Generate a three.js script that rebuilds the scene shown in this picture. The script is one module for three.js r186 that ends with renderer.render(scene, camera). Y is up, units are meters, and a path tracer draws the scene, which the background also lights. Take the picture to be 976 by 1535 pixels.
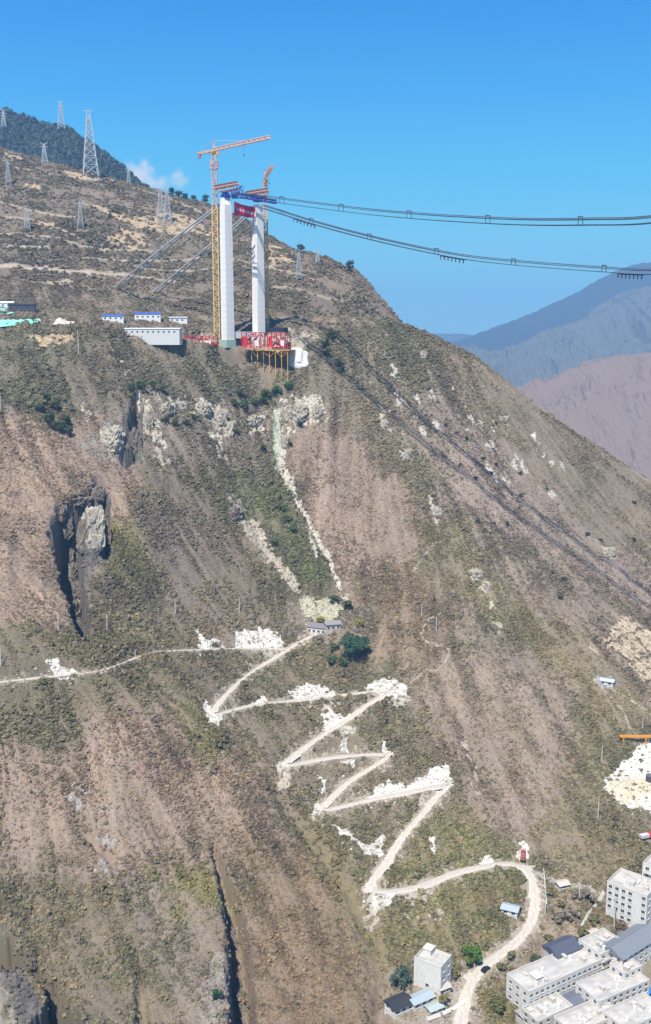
import * as THREE from 'three';
import { mergeGeometries } from 'three/addons/utils/BufferGeometryUtils.js';

// ---------------------------------------------------------------- camera, sky, sun, exposure
const scene = new THREE.Scene();
const CAMY = 280, PITCH = 9.9 * Math.PI / 180, F = 1474, CX = 488, CY = 767.5;
const camera = new THREE.PerspectiveCamera(55, 976 / 1535, 1, 60000);
camera.position.set(0, CAMY, 0);
camera.rotation.set(-PITCH, 0, 0);
const SUN_AZ = -22, SUN_EL = 60;                       // degrees: azimuth from behind the camera towards the right, height
const sunDir = new THREE.Vector3(Math.sin(SUN_AZ * Math.PI / 180) * Math.cos(SUN_EL * Math.PI / 180), Math.sin(SUN_EL * Math.PI / 180), Math.cos(SUN_AZ * Math.PI / 180) * Math.cos(SUN_EL * Math.PI / 180));
const sun = new THREE.DirectionalLight(new THREE.Color(1, 0.95, 0.87), 4.6);
sun.position.copy(sunDir).multiplyScalar(2500).add(new THREE.Vector3(0, 200, -600));
sun.target.position.set(0, 200, -600);
sun.castShadow = true;
sun.shadow.mapSize.set(4096, 4096);
Object.assign(sun.shadow.camera, { left: -700, right: 700, top: 700, bottom: -700, near: 100, far: 5000 });
scene.add(sun, sun.target);

// small deterministic noise kit
let rs = 12345;
const rnd = () => { rs = (rs + 0x6d2b79f5) | 0; let t = Math.imul(rs ^ (rs >>> 15), 1 | rs); t = (t + Math.imul(t ^ (t >>> 7), 61 | t)) ^ t; return ((t ^ (t >>> 14)) >>> 0) / 4294967296; };
const rr = (a, b) => a + (b - a) * rnd();
const hash = (x, y) => { let h = Math.imul(x, 374761393) + Math.imul(y, 668265263) | 0; h = Math.imul(h ^ (h >>> 13), 1274126177); return ((h ^ (h >>> 16)) >>> 0) / 4294967296; };
function noise(x, y) {
  const xi = Math.floor(x), yi = Math.floor(y), fx = x - xi, fy = y - yi, u = fx * fx * (3 - 2 * fx), v = fy * fy * (3 - 2 * fy);
  const a = hash(xi, yi), b = hash(xi + 1, yi), c = hash(xi, yi + 1), d = hash(xi + 1, yi + 1);
  return (a + (b - a) * u + (c - a) * v + (a - b - c + d) * u * v) * 2 - 1;
}
function fbm(x, y, o = 4) { let s = 0, a = 0.5; for (let i = 0; i < o; i++) { s += a * noise(x, y); x = x * 2.03 + 17.3; y = y * 2.03 - 9.1; a *= 0.5; } return s; }
const ridged = (x, y, o = 3) => { let s = 0, a = 0.5; for (let i = 0; i < o; i++) { s += a * (1 - Math.abs(noise(x, y)) * 2); x = x * 2.1 + 5.7; y = y * 2.1 + 3.1; a *= 0.5; } return s; };
const clamp = (x, a, b) => Math.min(b, Math.max(a, x)), mix = (a, b, t) => a + (b - a) * t;
const sstep = (a, b, x) => { const t = clamp((x - a) / (b - a), 0, 1); return t * t * (3 - 2 * t); };
const s2l = (v) => { v /= 255; return v <= 0.04045 ? v / 12.92 : Math.pow((v + 0.055) / 1.055, 2.4); };
const l2s = (v) => 255 * (v <= 0.0031308 ? v * 12.92 : 1.055 * Math.pow(Math.max(v, 0), 1 / 2.4) - 0.055);

// the sky: a clear blue gradient with two small wisps of cloud beside the hilltop
{
  const W = 2048, H = 1024, data = new Float32Array(W * H * 4);
  const stops = [[-90, 120, 150, 185], [-2, 160, 205, 240], [0, 186, 246, 255], [3, 160, 238, 255], [8, 108, 212, 255], [13, 74, 178, 250], [18, 54, 150, 236], [30, 42, 124, 216], [55, 46, 108, 200], [90, 38, 92, 184]].map(([e, r, g, b]) => [e, s2l(r), s2l(g), s2l(b)]);
  const at = (px, py) => { const u = (px - CX) / F, v = (CY - py) / F, y = v * Math.cos(PITCH) - Math.sin(PITCH), z = Math.cos(PITCH) + v * Math.sin(PITCH); return [Math.atan2(u, z) * 180 / Math.PI, Math.atan2(y, Math.hypot(u, z)) * 180 / Math.PI]; };
  const puffs = [[214, 262, 0.85, 0.75, 1.15], [232, 272, 0.9, 0.5, 0.7], [268, 269, 0.5, 0.5, 0.95], [196, 255, 0.5, 0.4, 0.6]].map(([x, y, a, b, s]) => [...at(x, y), a, b, s]);
  for (let j = 0; j < H; j++) {
    const el = ((j + 0.5) / H - 0.5) * 180;
    let k = 0; while (k < stops.length - 2 && stops[k + 1][0] < el) k++;
    const t = clamp((el - stops[k][0]) / (stops[k + 1][0] - stops[k][0]), 0, 1);
    for (let i = 0; i < W; i++) {
      const o = (j * W + i) * 4;
      const c = [1, 2, 3].map((n) => mix(stops[k][n], stops[k + 1][n], t));
      const phi = ((i + 0.5) / W - 0.5) * Math.PI * 2, az = Math.atan2(Math.cos(phi), -Math.sin(phi)) * 180 / Math.PI;
      let m = 0;
      if (el > 4 && el < 14 && Math.abs(az) < 20) for (const [a, e, wa, we, s] of puffs) {
        const dx = (az - a) / wa, dy = (el - e) / we, r = dx * dx + dy * dy;
        m = Math.max(m, s * sstep(0.25, 0.75, Math.exp(-r) * (0.8 + 0.9 * fbm(az * 3.1, el * 3.7, 5))));
      }
      m = clamp(m, 0, 0.85);
      for (let n = 0; n < 3; n++) data[o + n] = mix(c[n], 0.92, m);
      data[o + 3] = 1;
    }
  }
  const sky = new THREE.DataTexture(data, W, H, THREE.RGBAFormat, THREE.FloatType);
  sky.mapping = THREE.EquirectangularReflectionMapping; sky.magFilter = THREE.LinearFilter; sky.needsUpdate = true;
  scene.background = sky; scene.environment = sky;
}
scene.fog = new THREE.FogExp2(new THREE.Color(0.28, 0.6, 1.0), 0.000125);

const renderer = new THREE.WebGLRenderer({ antialias: true });
renderer.toneMapping = THREE.LinearToneMapping;
renderer.toneMappingExposure = 1.75;
scene.environmentIntensity = 0.57;
renderer.shadowMap.enabled = true;

// ---------------------------------------------------------------- helpers
// a pixel of the photograph is a direction; the distance comes from the ground (hit) or is given (P)
const cP = Math.cos(PITCH), sP = Math.sin(PITCH);
function ray(px, py) { const u = (px - CX) / F, v = (CY - py) / F, z = cP + v * sP; return [u / z, (v * cP - sP) / z]; }   // per metre forward: right, up
const P = (px, py, d) => { const [x, y] = ray(px, py); return new THREE.Vector3(x * d, CAMY + y * d, -d); };
const taken = new Map();
const numbered = (n) => { const k = taken.get(n) ?? 0; taken.set(n, k + 1); return k ? `${n}_${String(k).padStart(3, '0')}` : n; };
function tag(o, label, category, group) { o.userData.label = label; o.userData.category = category; if (group) o.userData.group = group; return o; }
function thing(name, label, category, pos = [0, 0, 0], turn = 0, group) {
  const o = new THREE.Group(); o.name = numbered(name); scene.add(o);
  o.position.set(pos.x ?? pos[0], pos.y ?? pos[1], pos.z ?? pos[2]); o.rotation.y = turn;
  return tag(o, label, category, group);
}
function mesh(name, geo, mat, parent) {
  const m = new THREE.Mesh(Array.isArray(geo) ? merge(geo) : geo, mat); m.name = parent === scene ? numbered(name) : name;
  m.castShadow = m.receiveShadow = true; parent.add(m); return m;
}
const struct = (name, geo, mat) => { const m = mesh(name, geo, mat, scene); m.userData.kind = 'structure'; return m; };
function merge(list) {
  const l = list.map((g) => { g = g.index ? g.toNonIndexed() : g; for (const k of Object.keys(g.attributes)) if (!['position', 'normal', 'uv'].includes(k)) g.deleteAttribute(k); return g; });
  return l.length === 1 ? l[0] : mergeGeometries(l);
}
const box = (w, h, l, x = 0, y = 0, z = 0) => new THREE.BoxGeometry(w, h, l).translate(x, y, z);
const V = (x, y, z) => new THREE.Vector3(x, y, z);
function bar(a, b, t, t2 = t) {
  const d = b.clone().sub(a), g = new THREE.BoxGeometry(t, d.length(), t2);
  const q = new THREE.Quaternion().setFromUnitVectors(V(0, 1, 0), d.normalize());
  return g.applyQuaternion(q).translate((a.x + b.x) / 2, (a.y + b.y) / 2, (a.z + b.z) / 2);
}
function rod(a, b, r0, r1 = r0, n = 6) {
  const d = b.clone().sub(a), g = new THREE.CylinderGeometry(r1, r0, d.length(), n);
  return g.applyQuaternion(new THREE.Quaternion().setFromUnitVectors(V(0, 1, 0), d.normalize())).translate((a.x + b.x) / 2, (a.y + b.y) / 2, (a.z + b.z) / 2);
}
const mats = new Map();
function M(r, g, b, rough = 0.85, metal = 0) {           // sRGB albedo
  const k = [r, g, b, rough, metal].join();
  if (!mats.has(k)) mats.set(k, new THREE.MeshStandardMaterial({ color: new THREE.Color().setRGB(s2l(r), s2l(g), s2l(b)), roughness: rough, metalness: metal, side: THREE.DoubleSide }));
  return mats.get(k);
}
// weathered surfaces: grain, blotches and drips of a stained wall, computed
function grainTex(n, r, g, b, amp, streak = 0, seed = 0) {
  const d = new Uint8Array(n * n * 4);
  for (let j = 0; j < n; j++) for (let i = 0; i < n; i++) {
    const x = i / n * 16, y = j / n * 16;
    let v = 1 + amp * (0.6 * fbm(x + seed, y, 4) + 0.35 * noise(x * 7 + seed, y * 7) + streak * fbm(x * 4 + seed, y * 0.35 + 40, 3));
    const o = (j * n + i) * 4; d[o] = clamp(l2s(s2l(r) * v), 0, 255); d[o + 1] = clamp(l2s(s2l(g) * v), 0, 255); d[o + 2] = clamp(l2s(s2l(b) * v), 0, 255); d[o + 3] = 255;
  }
  const t = new THREE.DataTexture(d, n, n); t.wrapS = t.wrapT = THREE.RepeatWrapping; t.magFilter = THREE.LinearFilter; t.colorSpace = THREE.SRGBColorSpace; t.needsUpdate = true;
  return t;
}
function TM(tex, repeat, rough = 0.9) { const t = tex.clone(); t.repeat.set(repeat, repeat); t.needsUpdate = true; return new THREE.MeshStandardMaterial({ map: t, roughness: rough, side: THREE.DoubleSide }); }

// ---------------------------------------------------------------- terrain: heights from points whose distance is known
// columns of [photo y, metres forward]; the mountain face from the valley to the terrace, then the upper hill
const columns = {
  '-200': [[480, 690], [600, 600], [800, 500], [1000, 425], [1200, 375], [1400, 330], [1535, 300]],
  0: [[490, 722], [600, 640], [700, 585], [800, 535], [900, 490], [1000, 452], [1100, 428], [1200, 402], [1300, 378], [1400, 352], [1535, 318]],
  130: [[500, 727], [600, 665], [650, 640], [760, 585], [900, 520], [1000, 470], [1100, 440], [1200, 412], [1300, 385], [1400, 360], [1535, 322]],
  250: [[514, 748], [600, 695], [700, 645], [800, 600], [900, 555], [970, 520], [1030, 487], [1100, 455], [1200, 425], [1300, 395], [1400, 368], [1535, 330]],
  400: [[534, 764], [600, 738], [700, 692], [800, 645], [900, 595], [960, 565], [1040, 515], [1100, 482], [1200, 443], [1300, 410], [1400, 378], [1535, 335]],
  500: [[500, 778], [560, 755], [650, 715], [750, 668], [850, 618], [950, 570], [1040, 525], [1100, 492], [1200, 452], [1300, 417], [1400, 380], [1535, 338]],
  600: [[490, 803], [600, 745], [700, 695], [800, 645], [900, 592], [1000, 540], [1100, 492], [1200, 450], [1300, 415], [1400, 382], [1535, 340]],
  700: [[532, 812], [600, 768], [700, 705], [800, 648], [900, 592], [1000, 540], [1100, 495], [1200, 455], [1300, 418], [1400, 384], [1535, 342]],
  800: [[605, 802], [700, 730], [800, 660], [900, 600], [1000, 545], [1100, 500], [1200, 460], [1300, 420], [1400, 386], [1535, 343]],
  900: [[672, 792], [750, 722], [850, 645], [950, 580], [1050, 530], [1150, 485], [1250, 440], [1330, 410], [1420, 380], [1535, 343]],
  976: [[722, 785], [800, 705], [900, 630], [1000, 565], [1100, 510], [1200, 465], [1300, 420], [1400, 386], [1535, 343]],
  1150: [[820, 720], [900, 640], [1000, 575], [1100, 520], [1250, 440], [1400, 386], [1535, 343]],
};
const upper = {
  '-200': [[470, 780], [400, 860], [330, 950], [250, 1060], [200, 1170]],
  0: [[455, 805], [400, 885], [330, 985], [270, 1085], [228, 1170]],
  130: [[465, 812], [420, 892], [340, 1005], [262, 1172]],
  250: [[470, 822], [440, 892], [370, 1005], [292, 1190]],
  350: [[475, 832], [440, 902], [380, 1005], [322, 1150]],
  450: [[478, 845], [440, 905], [382, 1080]],
  540: [[494, 860], [466, 930], [414, 1020]],
  572: [[452, 985]],
};
const hidden = [[-480, 1500, 120], [-250, 1500, 120], [-120, 1480, 90], [0, 1400, 30], [60, 1150, 0], [95, 900, -14], [110, 1060, -60], [150, 960, -70], [190, 930, -125], [245, 905, -170], [300, 900, -200], [420, 860, -215], [500, 1400, -260], [250, 1400, -200], [-560, 1150, 190], [-560, 800, 20], [-480, 500, -120],
  [-300, 240, -262], [0, 240, -268], [300, 240, -268], [560, 300, -268], [560, 600, -230], [560, 1000, -262]];
const ctrl = [];
for (const src of [columns, upper]) for (const [px, list] of Object.entries(src)) for (const [py, d] of list) { const [x, y] = ray(+px, py); ctrl.push([x * d, d, y * d]); }
for (const h of hidden) ctrl.push(h);
const tps = (() => {
  const n = ctrl.length, N = n + 3, A = Array.from({ length: N }, () => new Float64Array(N + 1)), S = 100;
  const U = (r2) => (r2 < 1e-12 ? 0 : 0.5 * r2 * Math.log(r2));
  for (let i = 0; i < n; i++) {
    for (let j = 0; j < n; j++) A[i][j] = U(((ctrl[i][0] - ctrl[j][0]) / S) ** 2 + ((ctrl[i][1] - ctrl[j][1]) / S) ** 2);
    A[i][i] += 0.004; A[i][n] = 1; A[i][n + 1] = ctrl[i][0] / S; A[i][n + 2] = ctrl[i][1] / S; A[i][N] = ctrl[i][2];
    A[n][i] = 1; A[n + 1][i] = ctrl[i][0] / S; A[n + 2][i] = ctrl[i][1] / S;
  }
  for (let c = 0; c < N; c++) {
    let p = c; for (let r = c + 1; r < N; r++) if (Math.abs(A[r][c]) > Math.abs(A[p][c])) p = r;
    [A[c], A[p]] = [A[p], A[c]];
    for (let r = 0; r < N; r++) if (r !== c) { const f = A[r][c] / A[c][c]; if (f) for (let k = c; k <= N; k++) A[r][k] -= f * A[c][k]; }
  }
  const w = A.map((row, i) => row[N] / row[i]);
  return (X, d) => { let s = w[n] + w[n + 1] * X / S + w[n + 2] * d / S; for (let i = 0; i < n; i++) { const r = ((ctrl[i][0] - X) / S) ** 2 + ((ctrl[i][1] - d) / S) ** 2; if (r > 1e-12) s += w[i] * 0.5 * r * Math.log(r); } return s; };
})();
const G0 = { x0: -700, d0: 200, s: 10, nx: 141, nd: 146 };
const base = new Float32Array(G0.nx * G0.nd);
for (let j = 0; j < G0.nd; j++) for (let i = 0; i < G0.nx; i++) base[j * G0.nx + i] = Math.max(-272, tps(G0.x0 + i * G0.s, G0.d0 + j * G0.s));
function H0(X, d) {                                       // Catmull-Rom on the coarse grid, metres above the camera
  const fx = clamp((X - G0.x0) / G0.s, 1, G0.nx - 3.001), fd = clamp((d - G0.d0) / G0.s, 1, G0.nd - 3.001), i = Math.floor(fx), j = Math.floor(fd), u = fx - i, v = fd - j;
  const cr = (a, b, c, e, t) => b + 0.5 * t * (c - a + t * (2 * a - 5 * b + 4 * c - e + t * (3 * (b - c) + e - a)));
  const row = (k) => { const o = (j + k) * G0.nx + i; return cr(base[o - 1], base[o], base[o + 1], base[o + 2], u); };
  return cr(row(-1), row(0), row(1), row(2), v);
}
function hit(px, py) {                                    // where the view through a pixel meets the ground: [X, d, h]
  const [x, y] = ray(px, py);
  let d = 270;
  for (; d < 1480; d += 2) if (y * d < H0(x * d, d)) break;
  let a = d - 2, b = d;
  for (let k = 0; k < 12; k++) { const m = (a + b) / 2; if (y * m < H0(x * m, m)) b = m; else a = m; }
  return [x * b, b, y * b];
}

// fine grids: near face and upper hill
const NX = { x0: -420, d0: 262, s: 1.2, nx: 720, nd: 508 }, FX = { x0: -640, d0: 866, s: 3, nx: 427, nd: 216 };
function makeGrid(g) {
  g.h = new Float32Array(g.nx * g.nd); g.rd = new Float32Array(g.nx * g.nd).fill(1e9); g.rh = new Float32Array(g.nx * g.nd); g.cut = new Float32Array(g.nx * g.nd); g.rough = new Float32Array(g.nx * g.nd);
  g.flat = new Float32Array(g.nx * g.nd); g.fh = new Float32Array(g.nx * g.nd);
  return g;
}
makeGrid(NX); makeGrid(FX);
function stamp(g, X, d, R, f) {
  const i0 = Math.max(0, Math.ceil((X - R - g.x0) / g.s)), i1 = Math.min(g.nx - 1, Math.floor((X + R - g.x0) / g.s)), j0 = Math.max(0, Math.ceil((d - R - g.d0) / g.s)), j1 = Math.min(g.nd - 1, Math.floor((d + R - g.d0) / g.s));
  for (let j = j0; j <= j1; j++) for (let i = i0; i <= i1; i++) { const r = Math.hypot(g.x0 + i * g.s - X, g.d0 + j * g.s - d); if (r <= R) f(j * g.nx + i, r, g.x0 + i * g.s, g.d0 + j * g.s); }
}
function trace(pts, step = 1.5, catmull = true) {         // pixels -> ground polyline in world plan, evenly sampled
  const c = new THREE.CatmullRomCurve3(pts.map(([x, y, w]) => { const h = hit(x, y); return V(h[0], w ?? 0, h[1]); }), false, 'centripetal');
  const n = Math.max(2, Math.round(c.getLength() / step)); c.arcLengthDivisions = n * 3;
  return c.getSpacedPoints(n);
}

// roads
const roadDefs = [
  { name: 'dirt_road', w: 1.75, grow: 1.15, pts: [[482, 945], [455, 958], [430, 975], [400, 993], [370, 1012], [345, 1035], [325, 1058], [315, 1074], [335, 1068], [375, 1057], [420, 1052], [470, 1047], [520, 1041], [565, 1035], [592, 1033], [572, 1043], [545, 1060], [520, 1080], [490, 1097], [465, 1115], [440, 1133], [422, 1150], [448, 1145], [490, 1136], [530, 1132], [572, 1129], [588, 1126], [572, 1141], [545, 1158], [520, 1172], [505, 1190], [486, 1207], [474, 1218], [508, 1211], [550, 1199], [600, 1190], [648, 1180], [672, 1172], [658, 1188], [640, 1213], [615, 1240], [595, 1265], [580, 1295], [556, 1323], [549, 1338], [590, 1337], [640, 1327], [680, 1308], [730, 1298], [775, 1291], [793, 1303], [801, 1335], [803, 1365], [790, 1395], [760, 1425], [725, 1447], [705, 1472], [695, 1505], [688, 1545], [680, 1590]] },
  { name: 'hillside_track', w: 1.25, grow: 0, pts: [[-60, 1030], [0, 1022], [60, 1015], [140, 1008], [180, 996], [215, 981], [250, 975], [300, 974], [350, 972], [395, 971], [432, 974]] },
  { name: 'terrace_track', w: 2.0, grow: 0, pts: [[440, 512], [455, 508], [470, 500], [484, 493], [497, 489]] },
];
for (const r of roadDefs) {
  r.line = trace(r.pts);
  for (let k = 0; k < 3; k++) r.line = r.line.map((p, i, l) => { const w = Math.min(3, i, l.length - 1 - i), s = V(0, 0, 0); for (let q = -w; q <= w; q++) s.add(l[i + q]); return s.divideScalar(2 * w + 1); });
  const n = r.line.length;
  r.hs = r.line.map((p) => H0(p.x, p.z));
  for (let k = 0; k < 3; k++) r.hs = r.hs.map((h, i) => { let s = 0, c = 0; for (let q = -5; q <= 5; q++) if (r.hs[i + q] !== undefined) { s += r.hs[i + q]; c++; } return s / c; });
  r.ws = r.line.map((p, i) => r.w + r.grow * i / n + 0.5 * noise(i * 0.07, 3) + 0.25 * noise(i * 0.23, 9));
  r.line.forEach((p, i) => stamp(NX, p.x, p.z, 9, (o, dist) => { const q = dist - r.ws[i]; if (q < NX.rd[o]) { NX.rd[o] = q; NX.rh[o] = r.hs[i]; } }));
}
// ravines and gullies: [half width m, depth m]
const carve = (pts, W, D, steep = 0.5) => { for (const p of trace(pts, 1)) { const k = p.y || 1; stamp(NX, p.x, p.z, W * 1.3, (o, r, x, d) => { const rr_ = r * (1 + 0.28 * noise(x * 0.35, d * 0.35)) / (W * Math.max(k, 0.35)); const f = (1 - sstep(steep, 1, rr_)) * D * k; NX.cut[o] = Math.min(NX.cut[o], -f); }); } };
carve([[150, 722, 0.5], [140, 745, 0.7], [116, 766, 1], [100, 795, 1.15], [104, 850, 1.05], [115, 895, 0.8], [121, 930, 0.6], [124, 950, 0.35]], 7.5, 30, 0.72);
carve([[152, 735, 0.4], [160, 780, 0.7], [158, 832, 0.6]], 4.6, 20, 0.7);
carve([[206, 590, 0.4], [208, 620, 0.8], [196, 660, 1], [188, 690, 0.7]], 5.5, 24, 0.7);
carve([[318, 1262, 0.4], [334, 1310, 0.6], [350, 1360, 0.8], [358, 1420, 1], [362, 1480, 1.1], [366, 1545, 1.1]], 5, 20, 0.68);
carve([[-20, 1410, 0.8], [15, 1450, 1], [45, 1490, 1.2], [75, 1545, 1.4]], 9, 30, 0.7);
carve([[205, 1440, 0.4], [212, 1490, 0.8], [214, 1545, 1]], 3.5, 5);
carve([[432, 1178, 0.5], [420, 1205, 1]], 2.6, 4); carve([[430, 1110, 0.3], [415, 1180, 0.6], [460, 1240, 0.8], [520, 1320, 0.9], [565, 1420, 1], [585, 1545, 1]], 11, 6, 0);
carve([[350, 1095, 0.6], [330, 1120, 1]], 2.5, 4); carve([[125, 1180, 0.5], [118, 1225, 0.8], [160, 1275, 1], [175, 1310, 0.6]], 6, 4, 0.1);
carve([[415, 600, 0.6], [414, 660, 1], [425, 715, 0.8], [455, 765, 0.7], [490, 835, 0.7], [520, 893, 0.6]], 5, 4, 0.1);
carve([[370, 770, 1], [400, 820, 1], [448, 885, 0.8]], 6, 2.5, 0.1);
for (const [a, b, c] of [[[700, 870], [780, 985], [850, 1090]], [[610, 650], [690, 730], [770, 800]], [[760, 640], [830, 740], [900, 830]], [[640, 960], [700, 1090], [730, 1200]], [[820, 860], [890, 960], [930, 1030]], [[560, 560], [640, 650], [700, 700]]]) carve([[...a, 0.6], [...b, 1], [...c, 0.6]], 9, 3.5, 0);
// buttresses of rock: raised stamps
const raise = (px, py, R, D) => { const h = hit(px, py); stamp(NX, h[0], h[1], R * 1.4, (o, r, x, d) => { const f = 1 - sstep(0.45, 1, r / R * (1 + 0.3 * noise(x * 0.4, d * 0.4))); NX.cut[o] = Math.max(NX.cut[o], f * D); }); };
raise(138, 806, 5, 5); raise(146, 740, 2.6, 4); raise(12, 1500, 10, 3); raise(352, 760, 6, 4); raise(180, 655, 7, 4); raise(160, 640, 6, 3);
// levelled pads: [px, py, radius, fall-off]
const padAt = (px, py, R, soft = 6, dh = 0) => { const c = hit(px, py); for (const g of [NX, FX]) stamp(g, c[0], c[1], R + soft, (o, r) => { const f = 1 - sstep(R, R + soft, r); if (f > g.flat[o]) { g.flat[o] = f; g.fh[o] = c[2] + dh; } }); return c; };

// ---------------------------------------------------------------- ground cover zones and bare patches (outlines read off the photograph, laid on the ground)
const plan = (poly) => poly.map(([x, y]) => { const h = hit(x, y); return [h[0], h[1]]; });
function inside(p, x, y) { let c = false; for (let i = 0, j = p.length - 1; i < p.length; j = i++) { const [xi, yi] = p[i], [xj, yj] = p[j]; if ((yi > y) !== (yj > y) && x < (xj - xi) * (y - yi) / (yj - yi) + xi) c = !c; } return c; }
// colour of the ground, colour of the brush, brush cover 0..1, brush size
const zones = [
  { p: [[-250, 300], [1300, 300], [1300, 1700], [-250, 1700]], c: [146, 132, 118], b: [112, 104, 86], n: 0.42, s: 1.0 },
  { p: [[-250, 480], [130, 500], [330, 530], [420, 545], [400, 600], [330, 605], [205, 590], [190, 640], [90, 655], [60, 620], [-250, 600]], c: [118, 108, 94], b: [92, 92, 72], n: 0.85, s: 1.35 },
  { p: [[-250, 600], [60, 620], [110, 700], [85, 760], [95, 850], [112, 935], [60, 940], [-250, 950]], c: [178, 152, 130], b: [150, 126, 104], n: 0.35, s: 0.7 },
  { p: [[60, 620], [200, 640], [215, 700], [180, 760], [95, 760], [110, 700]], c: [160, 136, 120], b: [122, 104, 88], n: 0.5, s: 0.9 },
  { p: [[165, 735], [210, 760], [215, 800], [190, 800], [160, 770]], c: [186, 156, 132], b: [160, 132, 108], n: 0.3, s: 0.7 },
  { p: [[215, 690], [330, 690], [420, 705], [450, 765], [520, 895], [440, 905], [300, 935], [130, 945], [150, 850], [190, 780]], c: [124, 112, 94], b: [100, 94, 72], n: 0.9, s: 1.2 },
  { p: [[160, 780], [215, 790], [235, 840], [190, 880], [160, 850]], c: [126, 118, 80], b: [108, 108, 64], n: 0.85, s: 1.2 },
  { p: [[220, 760], [330, 770], [340, 860], [300, 900], [230, 880]], c: [122, 110, 100], b: [100, 92, 80], n: 0.9, s: 1.2 },
  { p: [[330, 700], [420, 710], [470, 790], [510, 890], [450, 870], [400, 800], [340, 760]], c: [106, 108, 76], b: [82, 92, 54], n: 0.95, s: 1.35 },
  { p: [[430, 620], [520, 660], [640, 740], [650, 830], [580, 905], [522, 890], [440, 720]], c: [168, 144, 126], b: [136, 116, 98], n: 0.38, s: 0.8 },
  { p: [[380, 545], [480, 500], [560, 500], [660, 490], [700, 530], [640, 600], [560, 600], [480, 590], [400, 600]], c: [132, 122, 102], b: [100, 98, 76], n: 0.75, s: 1.2 },
  { p: [[500, 590], [560, 600], [640, 700], [660, 760], [590, 720], [520, 650]], c: [140, 126, 108], b: [106, 102, 78], n: 0.65, s: 1.2 },
  { p: [[620, 500], [700, 535], [976, 725], [1150, 850], [1150, 930], [900, 800], [740, 640]], c: [136, 124, 104], b: [112, 104, 82], n: 0.55, s: 0.9 },
  { p: [[650, 580], [760, 680], [900, 800], [976, 870], [976, 920], [800, 830], [680, 740]], c: [156, 141, 129], b: [126, 112, 102], n: 0.3, s: 0.8 },
  { p: [[600, 770], [690, 780], [800, 880], [920, 1000], [976, 1080], [976, 1130], [880, 1060], [760, 940], [640, 860]], c: [142, 130, 102], b: [114, 108, 74], n: 0.6, s: 1.0 },
  { p: [[690, 800], [800, 840], [900, 930], [880, 960], [780, 900]], c: [156, 142, 126], b: [124, 112, 96], n: 0.3, s: 0.8 },
  { p: [[540, 840], [640, 850], [690, 960], [650, 1040], [560, 1000]], c: [140, 120, 98], b: [116, 104, 80], n: 0.65, s: 1.0 },
  { p: [[620, 1010], [690, 960], [770, 1010], [860, 1140], [820, 1270], [720, 1240], [690, 1130]], c: [164, 147, 128], b: [132, 118, 98], n: 0.4, s: 0.8 },
  { p: [[860, 1060], [976, 1090], [976, 1310], [900, 1330], [800, 1280], [850, 1150]], c: [130, 119, 92], b: [106, 102, 72], n: 0.75, s: 1.1 },
  { p: [[-250, 945], [110, 935], [300, 935], [320, 1060], [150, 1085], [-250, 1090]], c: [126, 114, 90], b: [106, 100, 70], n: 0.85, s: 1.2 },
  { p: [[280, 985], [390, 980], [330, 1030], [300, 1040]], c: [116, 106, 98], b: [96, 88, 78], n: 0.95, s: 1.0 },
  { p: [[300, 960], [480, 960], [600, 1000], [620, 1060], [690, 1160], [680, 1200], [580, 1340], [540, 1320], [460, 1230], [410, 1160], [310, 1090]], c: [124, 114, 94], b: [100, 96, 70], n: 0.85, s: 1.15 },
  { p: [[540, 1340], [680, 1180], [800, 1290], [800, 1400], [700, 1480], [580, 1480]], c: [126, 116, 82], b: [104, 102, 62], n: 0.85, s: 1.2 },
  { p: [[-250, 1090], [150, 1085], [320, 1065], [410, 1160], [430, 1260], [330, 1270], [200, 1330], [100, 1290], [-250, 1270]], c: [164, 142, 124], b: [130, 112, 92], n: 0.5, s: 0.85 },
  { p: [[250, 1050], [330, 1085], [350, 1120], [280, 1130]], c: [130, 120, 82], b: [110, 106, 62], n: 0.85, s: 1.1 },
  { p: [[-250, 1270], [100, 1290], [190, 1350], [260, 1440], [270, 1560], [-250, 1560]], c: [124, 112, 90], b: [104, 98, 70], n: 0.85, s: 1.2 },
  { p: [[240, 1290], [320, 1300], [340, 1370], [300, 1395], [250, 1380]], c: [140, 130, 80], b: [122, 116, 58], n: 0.9, s: 1.1 },
  { p: [[330, 1270], [430, 1250], [540, 1340], [590, 1560], [370, 1560]], c: [138, 116, 90], b: [114, 98, 72], n: 0.65, s: 0.9 },
  { p: [[440, 1200], [480, 1230], [545, 1340], [580, 1420], [540, 1420], [470, 1300]], c: [124, 116, 76], b: [106, 102, 58], n: 0.9, s: 1.1 },
  { p: [[800, 1290], [900, 1320], [976, 1400], [900, 1450], [790, 1470], [740, 1500], [720, 1450], [800, 1390]], c: [158, 144, 120], b: [112, 106, 78], n: 0.4, s: 1.0 },
  { p: [[590, 1480], [690, 1450], [770, 1480], [820, 1440], [976, 1390], [1200, 1380], [1200, 1700], [560, 1700]], c: [170, 162, 148], b: [110, 108, 84], n: 0.12, s: 0.8 },
  { p: [[720, 1480], [770, 1470], [800, 1535], [810, 1600], [715, 1600]], c: [134, 122, 88], b: [106, 104, 62], n: 0.8, s: 1.0 },
  { p: [[225, 230], [-250, 150], [-250, 480], [500, 480], [660, 490], [560, 400], [400, 350]], c: [130, 115, 98], b: [100, 94, 76], n: 0.85, s: 1.2 },
];
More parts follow.
